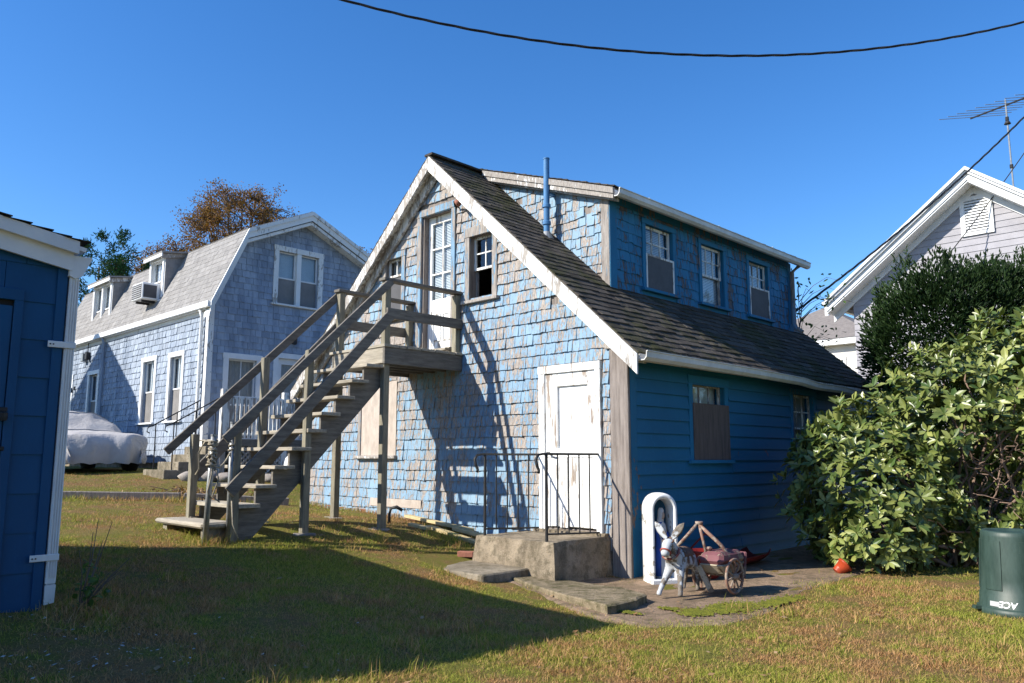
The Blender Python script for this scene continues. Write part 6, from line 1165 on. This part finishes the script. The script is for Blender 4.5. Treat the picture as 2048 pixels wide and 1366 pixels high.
def blades(name, P, hmin, hmax, wd, lean=.5):
    P = P[lawn_mask(P)]; n = len(P); z = GV(P[:, 0], P[:, 1]); B = np.stack([P[:, 0], P[:, 1], z - .004], 1); a = RNG.uniform(0, 6.28, n); S = np.stack([np.cos(a), np.sin(a), np.zeros(n)], 1); b = RNG.uniform(0, 6.28, n); ln = RNG.random(n) ** .7 * lean
    h = RNG.uniform(hmin, hmax, n) * (.95 + .28 * np.sin(P[:, 0] * 1.9 + 1) * np.sin(P[:, 1] * 2.3)) ; h = np.maximum(h, hmin * .6); dr = np.stack([np.cos(b) * ln, np.sin(b) * ln, 1 - ln * .4], 1); w_ = (wd * RNG.uniform(.7, 1.4, n) * (.6 + .05 * np.linalg.norm(P, axis=1)))[:, None]
    M1 = B + dr * h[:, None] * .55; T = B + dr * h[:, None] + np.stack([np.cos(b), np.sin(b), -np.ones(n) * .4], 1) * (h * ln * .5)[:, None]
    V = np.stack([B - S * w_, B + S * w_, M1 + S * w_ * .7, T, M1 - S * w_ * .7], 1).reshape(-1, 3); i = np.arange(n)[:, None] * 5; F = np.concatenate([i + np.array([[0, 1, 2]]), i + np.array([[0, 2, 4]]), i + np.array([[4, 2, 3]])], 1).reshape(-1, 3)
    return np_mesh(name, V, F, 'grass', kind='stuff')
tag(blades('lawn_grass', np.concatenate([scatter(400000, 3.6, 10, True), scatter(150000, 8, 20, True)]), .020, .058, .0023, .95), 'short patchy green and brown lawn grass covering the yard', 'grass')
# clumps: at walls, posts, timber, downspout
cl = []
for (x, y, r, n) in [(*gl(KH, -2.9, -3.6).xy, .14, 260), (*gl(KH, -1.7, -.5).xy, .2, 300), (*gl(KH, -2.4, -.75).xy, .3, 260), (*gl(KH, .1, .12).xy, .06, 120), (*gl(CS, .2, .25).xy, .22, 420), (-5.4, 12.85, .3, 200), (*gl(KH, 1.75, -.9).xy, .2, 160)] + [(x_, 11.75 + (x_ + 9.6) * .256, .2, 90) for x_ in np.arange(-9.4, -4, .35)]: cl.append(RNG.normal(0, r * .6, (n, 2)) + np.array([x, y]))
for c_ in scatter(150, 4, 12, True): cl.append(RNG.normal(0, random.uniform(.03, .10), (random.randint(20, 60), 2)) + c_)
for u_ in np.arange(-6.8, -1.7, .12): q_ = wl(KH, u_, -.1); cl.append(RNG.normal(0, .06, (26, 2)) + np.array([q_.x, q_.y]))
tag(blades('tall_grass', np.concatenate(cl), .06, .15, .003, .7), 'taller green grass tufts along edges and post feet', 'grass')
mt['moss'] = M_plain('bright_moss', (.20, .20, .018), (.10, .115, .012), 14, rough=.95, bump=.8, bscale=60, kind='pos')
def tufts(name, cs, mat, label):
    P = np.concatenate([RNG.normal(0, 1, (n, 2)) * np.array(r) * .5 + np.array(c) for c, r, n in cs]); w_ = KH.to_2d()[None] if False else None; Wp = np.array([tuple(wl(KH, a, b)) for a, b in P]); z = GV(Wp[:, 0], Wp[:, 1]) + .024; n = len(P); s_ = RNG.uniform(.006, .014, n); V, F = [], []
    oct_ = np.array([(1, 0, 0), (0, 1, 0), (-1, 0, 0), (0, -1, 0), (0, 0, 1)]); Vv = np.stack([Wp[:, 0], Wp[:, 1], z], 1)[:, None] + oct_[None] * s_[:, None, None] * np.array([1.2, 1.2, .8]); i = np.arange(n)[:, None] * 5; F = np.concatenate([i + np.array([[0, 1, 4]]), i + np.array([[1, 2, 4]]), i + np.array([[2, 3, 4]]), i + np.array([[3, 0, 4]])], 1).reshape(-1, 3)
    return tag(np_mesh(name, Vv.reshape(-1, 3), F, mat, kind='stuff'), label, 'moss')
tufts('moss_patch', [((1.72, -.85), (.16, .28), 1500), ((1.62, -1.28), (.12, .16), 600), ((1.9, -.25), (.10, .35), 700), ((1.35, -1.3), (.10, .05), 130), ((1.2, -1.7), (.12, .05), 120)], 'moss', 'bright yellow green moss growing over the patio edge')
# dead leaves and shell chips
mt['dead_leaf'] = M_leaf('dead_leaf', (.30, .16, .07), (.42, .30, .18), .8, .1, .2); mt['chip'] = M_plain('white_shell_chip', (.62, .62, .60), (.45, .45, .44), 20, rough=.6, bump=0, var=.5)
def flakes(name, P, smin, smax, mat, label, cat, zoff=.03):
    n = len(P); z = GV(P[:, 0], P[:, 1]) + zoff; a = RNG.uniform(0, 6.28, n); s_ = RNG.uniform(smin, smax, n)[:, None]; D = np.stack([np.cos(a), np.sin(a), RNG.uniform(-.35, .35, n)], 1); S = np.stack([-np.sin(a), np.cos(a), RNG.uniform(-.4, .4, n)], 1); C_ = np.stack([P[:, 0], P[:, 1], z], 1)
    V = np.stack([C_ - D * s_, C_ - D * s_ * .2 + S * s_ * .6, C_ + D * s_, C_ - D * s_ * .1 - S * s_ * .55], 1).reshape(-1, 3); return tag(np_mesh(name, V, np.arange(4 * n).reshape(-1, 4), mat, kind='stuff'), label, cat)
flakes('leaf_litter', np.concatenate([scatter(320, 4, 13, True), scatter(70, 4.5, 8, False, 5, 35)]), .012, .034, 'dead_leaf', 'scattered brown dead leaves lying on the lawn', 'leaves')
flakes('shell_chips', np.concatenate([RNG.normal(0, 1, (210, 2)) * np.array([.55, .38]) + np.array([-2.65, 4.75]), scatter(26, 4, 8, True, -30, 0)]), .005, .017, 'chip', 'small white shell chips scattered on bare soil by the shed', 'chips', .016)
# weed by the downspout
wo = gl(CS, .12, .22); weed = thing('leggy_weed', 'leggy weed with bare stems beside the shed downspout', 'plant', Matrix.Translation(wo)); tw = MB(); LP, LD_ = [], []
for i in range(9):
    e = Vector((random.uniform(-.05, .35), random.uniform(-.1, .3), random.uniform(.25, .75))); tw.tube([(0, 0, 0), e * .5 + Vector((.02, 0, .04)), e], [.005, .004, .002], 5)
    for q in range(7): t = random.uniform(.1, .55); LP.append(np.array(wo + e * t) + RNG.normal(0, .03, 3)); LD_.append(unit(RNG.normal(size=3) + np.array([0, 0, .3])))
tw.build('stems', 'bark', weed); leaf_cloud(weed, weed.matrix_world, np.array(LP), np.array(LD_), unit(RNG.normal(size=(len(LP), 3)) + np.array([0, 0, 1])), RNG.uniform(.05, .09, len(LP)), RNG.uniform(.04, .07, len(LP)), 'sap', 40, 'leaf')
# brush pile behind the timber
bp = Vector((-5.1, 13.5, G(-5.1, 13.5))); br = thing('brush_pile', 'low pile of cut brush and dead leaves behind the landscape timber', 'brush', Matrix.Translation(bp)); m = MB()
for i in range(60): a = Vector((random.gauss(0, .45), random.gauss(0, .2), random.uniform(.0, .16))); m.tube([a, a + Vector((random.uniform(-.3, .3), random.uniform(-.15, .15), random.uniform(-.04, .10)))], [.009, .004], 4)
m.build('sticks', 'bark', br)['kind'] = 'stuff'; P = RNG.normal(0, 1, (500, 3)) * np.array([.5, .2, .06]) + np.array([0, 0, .09]) + np.array(bp); leaf_cloud(br, br.matrix_world, P, unit(RNG.normal(size=P.shape)), unit(RNG.normal(size=P.shape)), RNG.uniform(.05, .09, 500), RNG.uniform(.04, .07, 500), 'dead_leaf', 0, 'leaf')
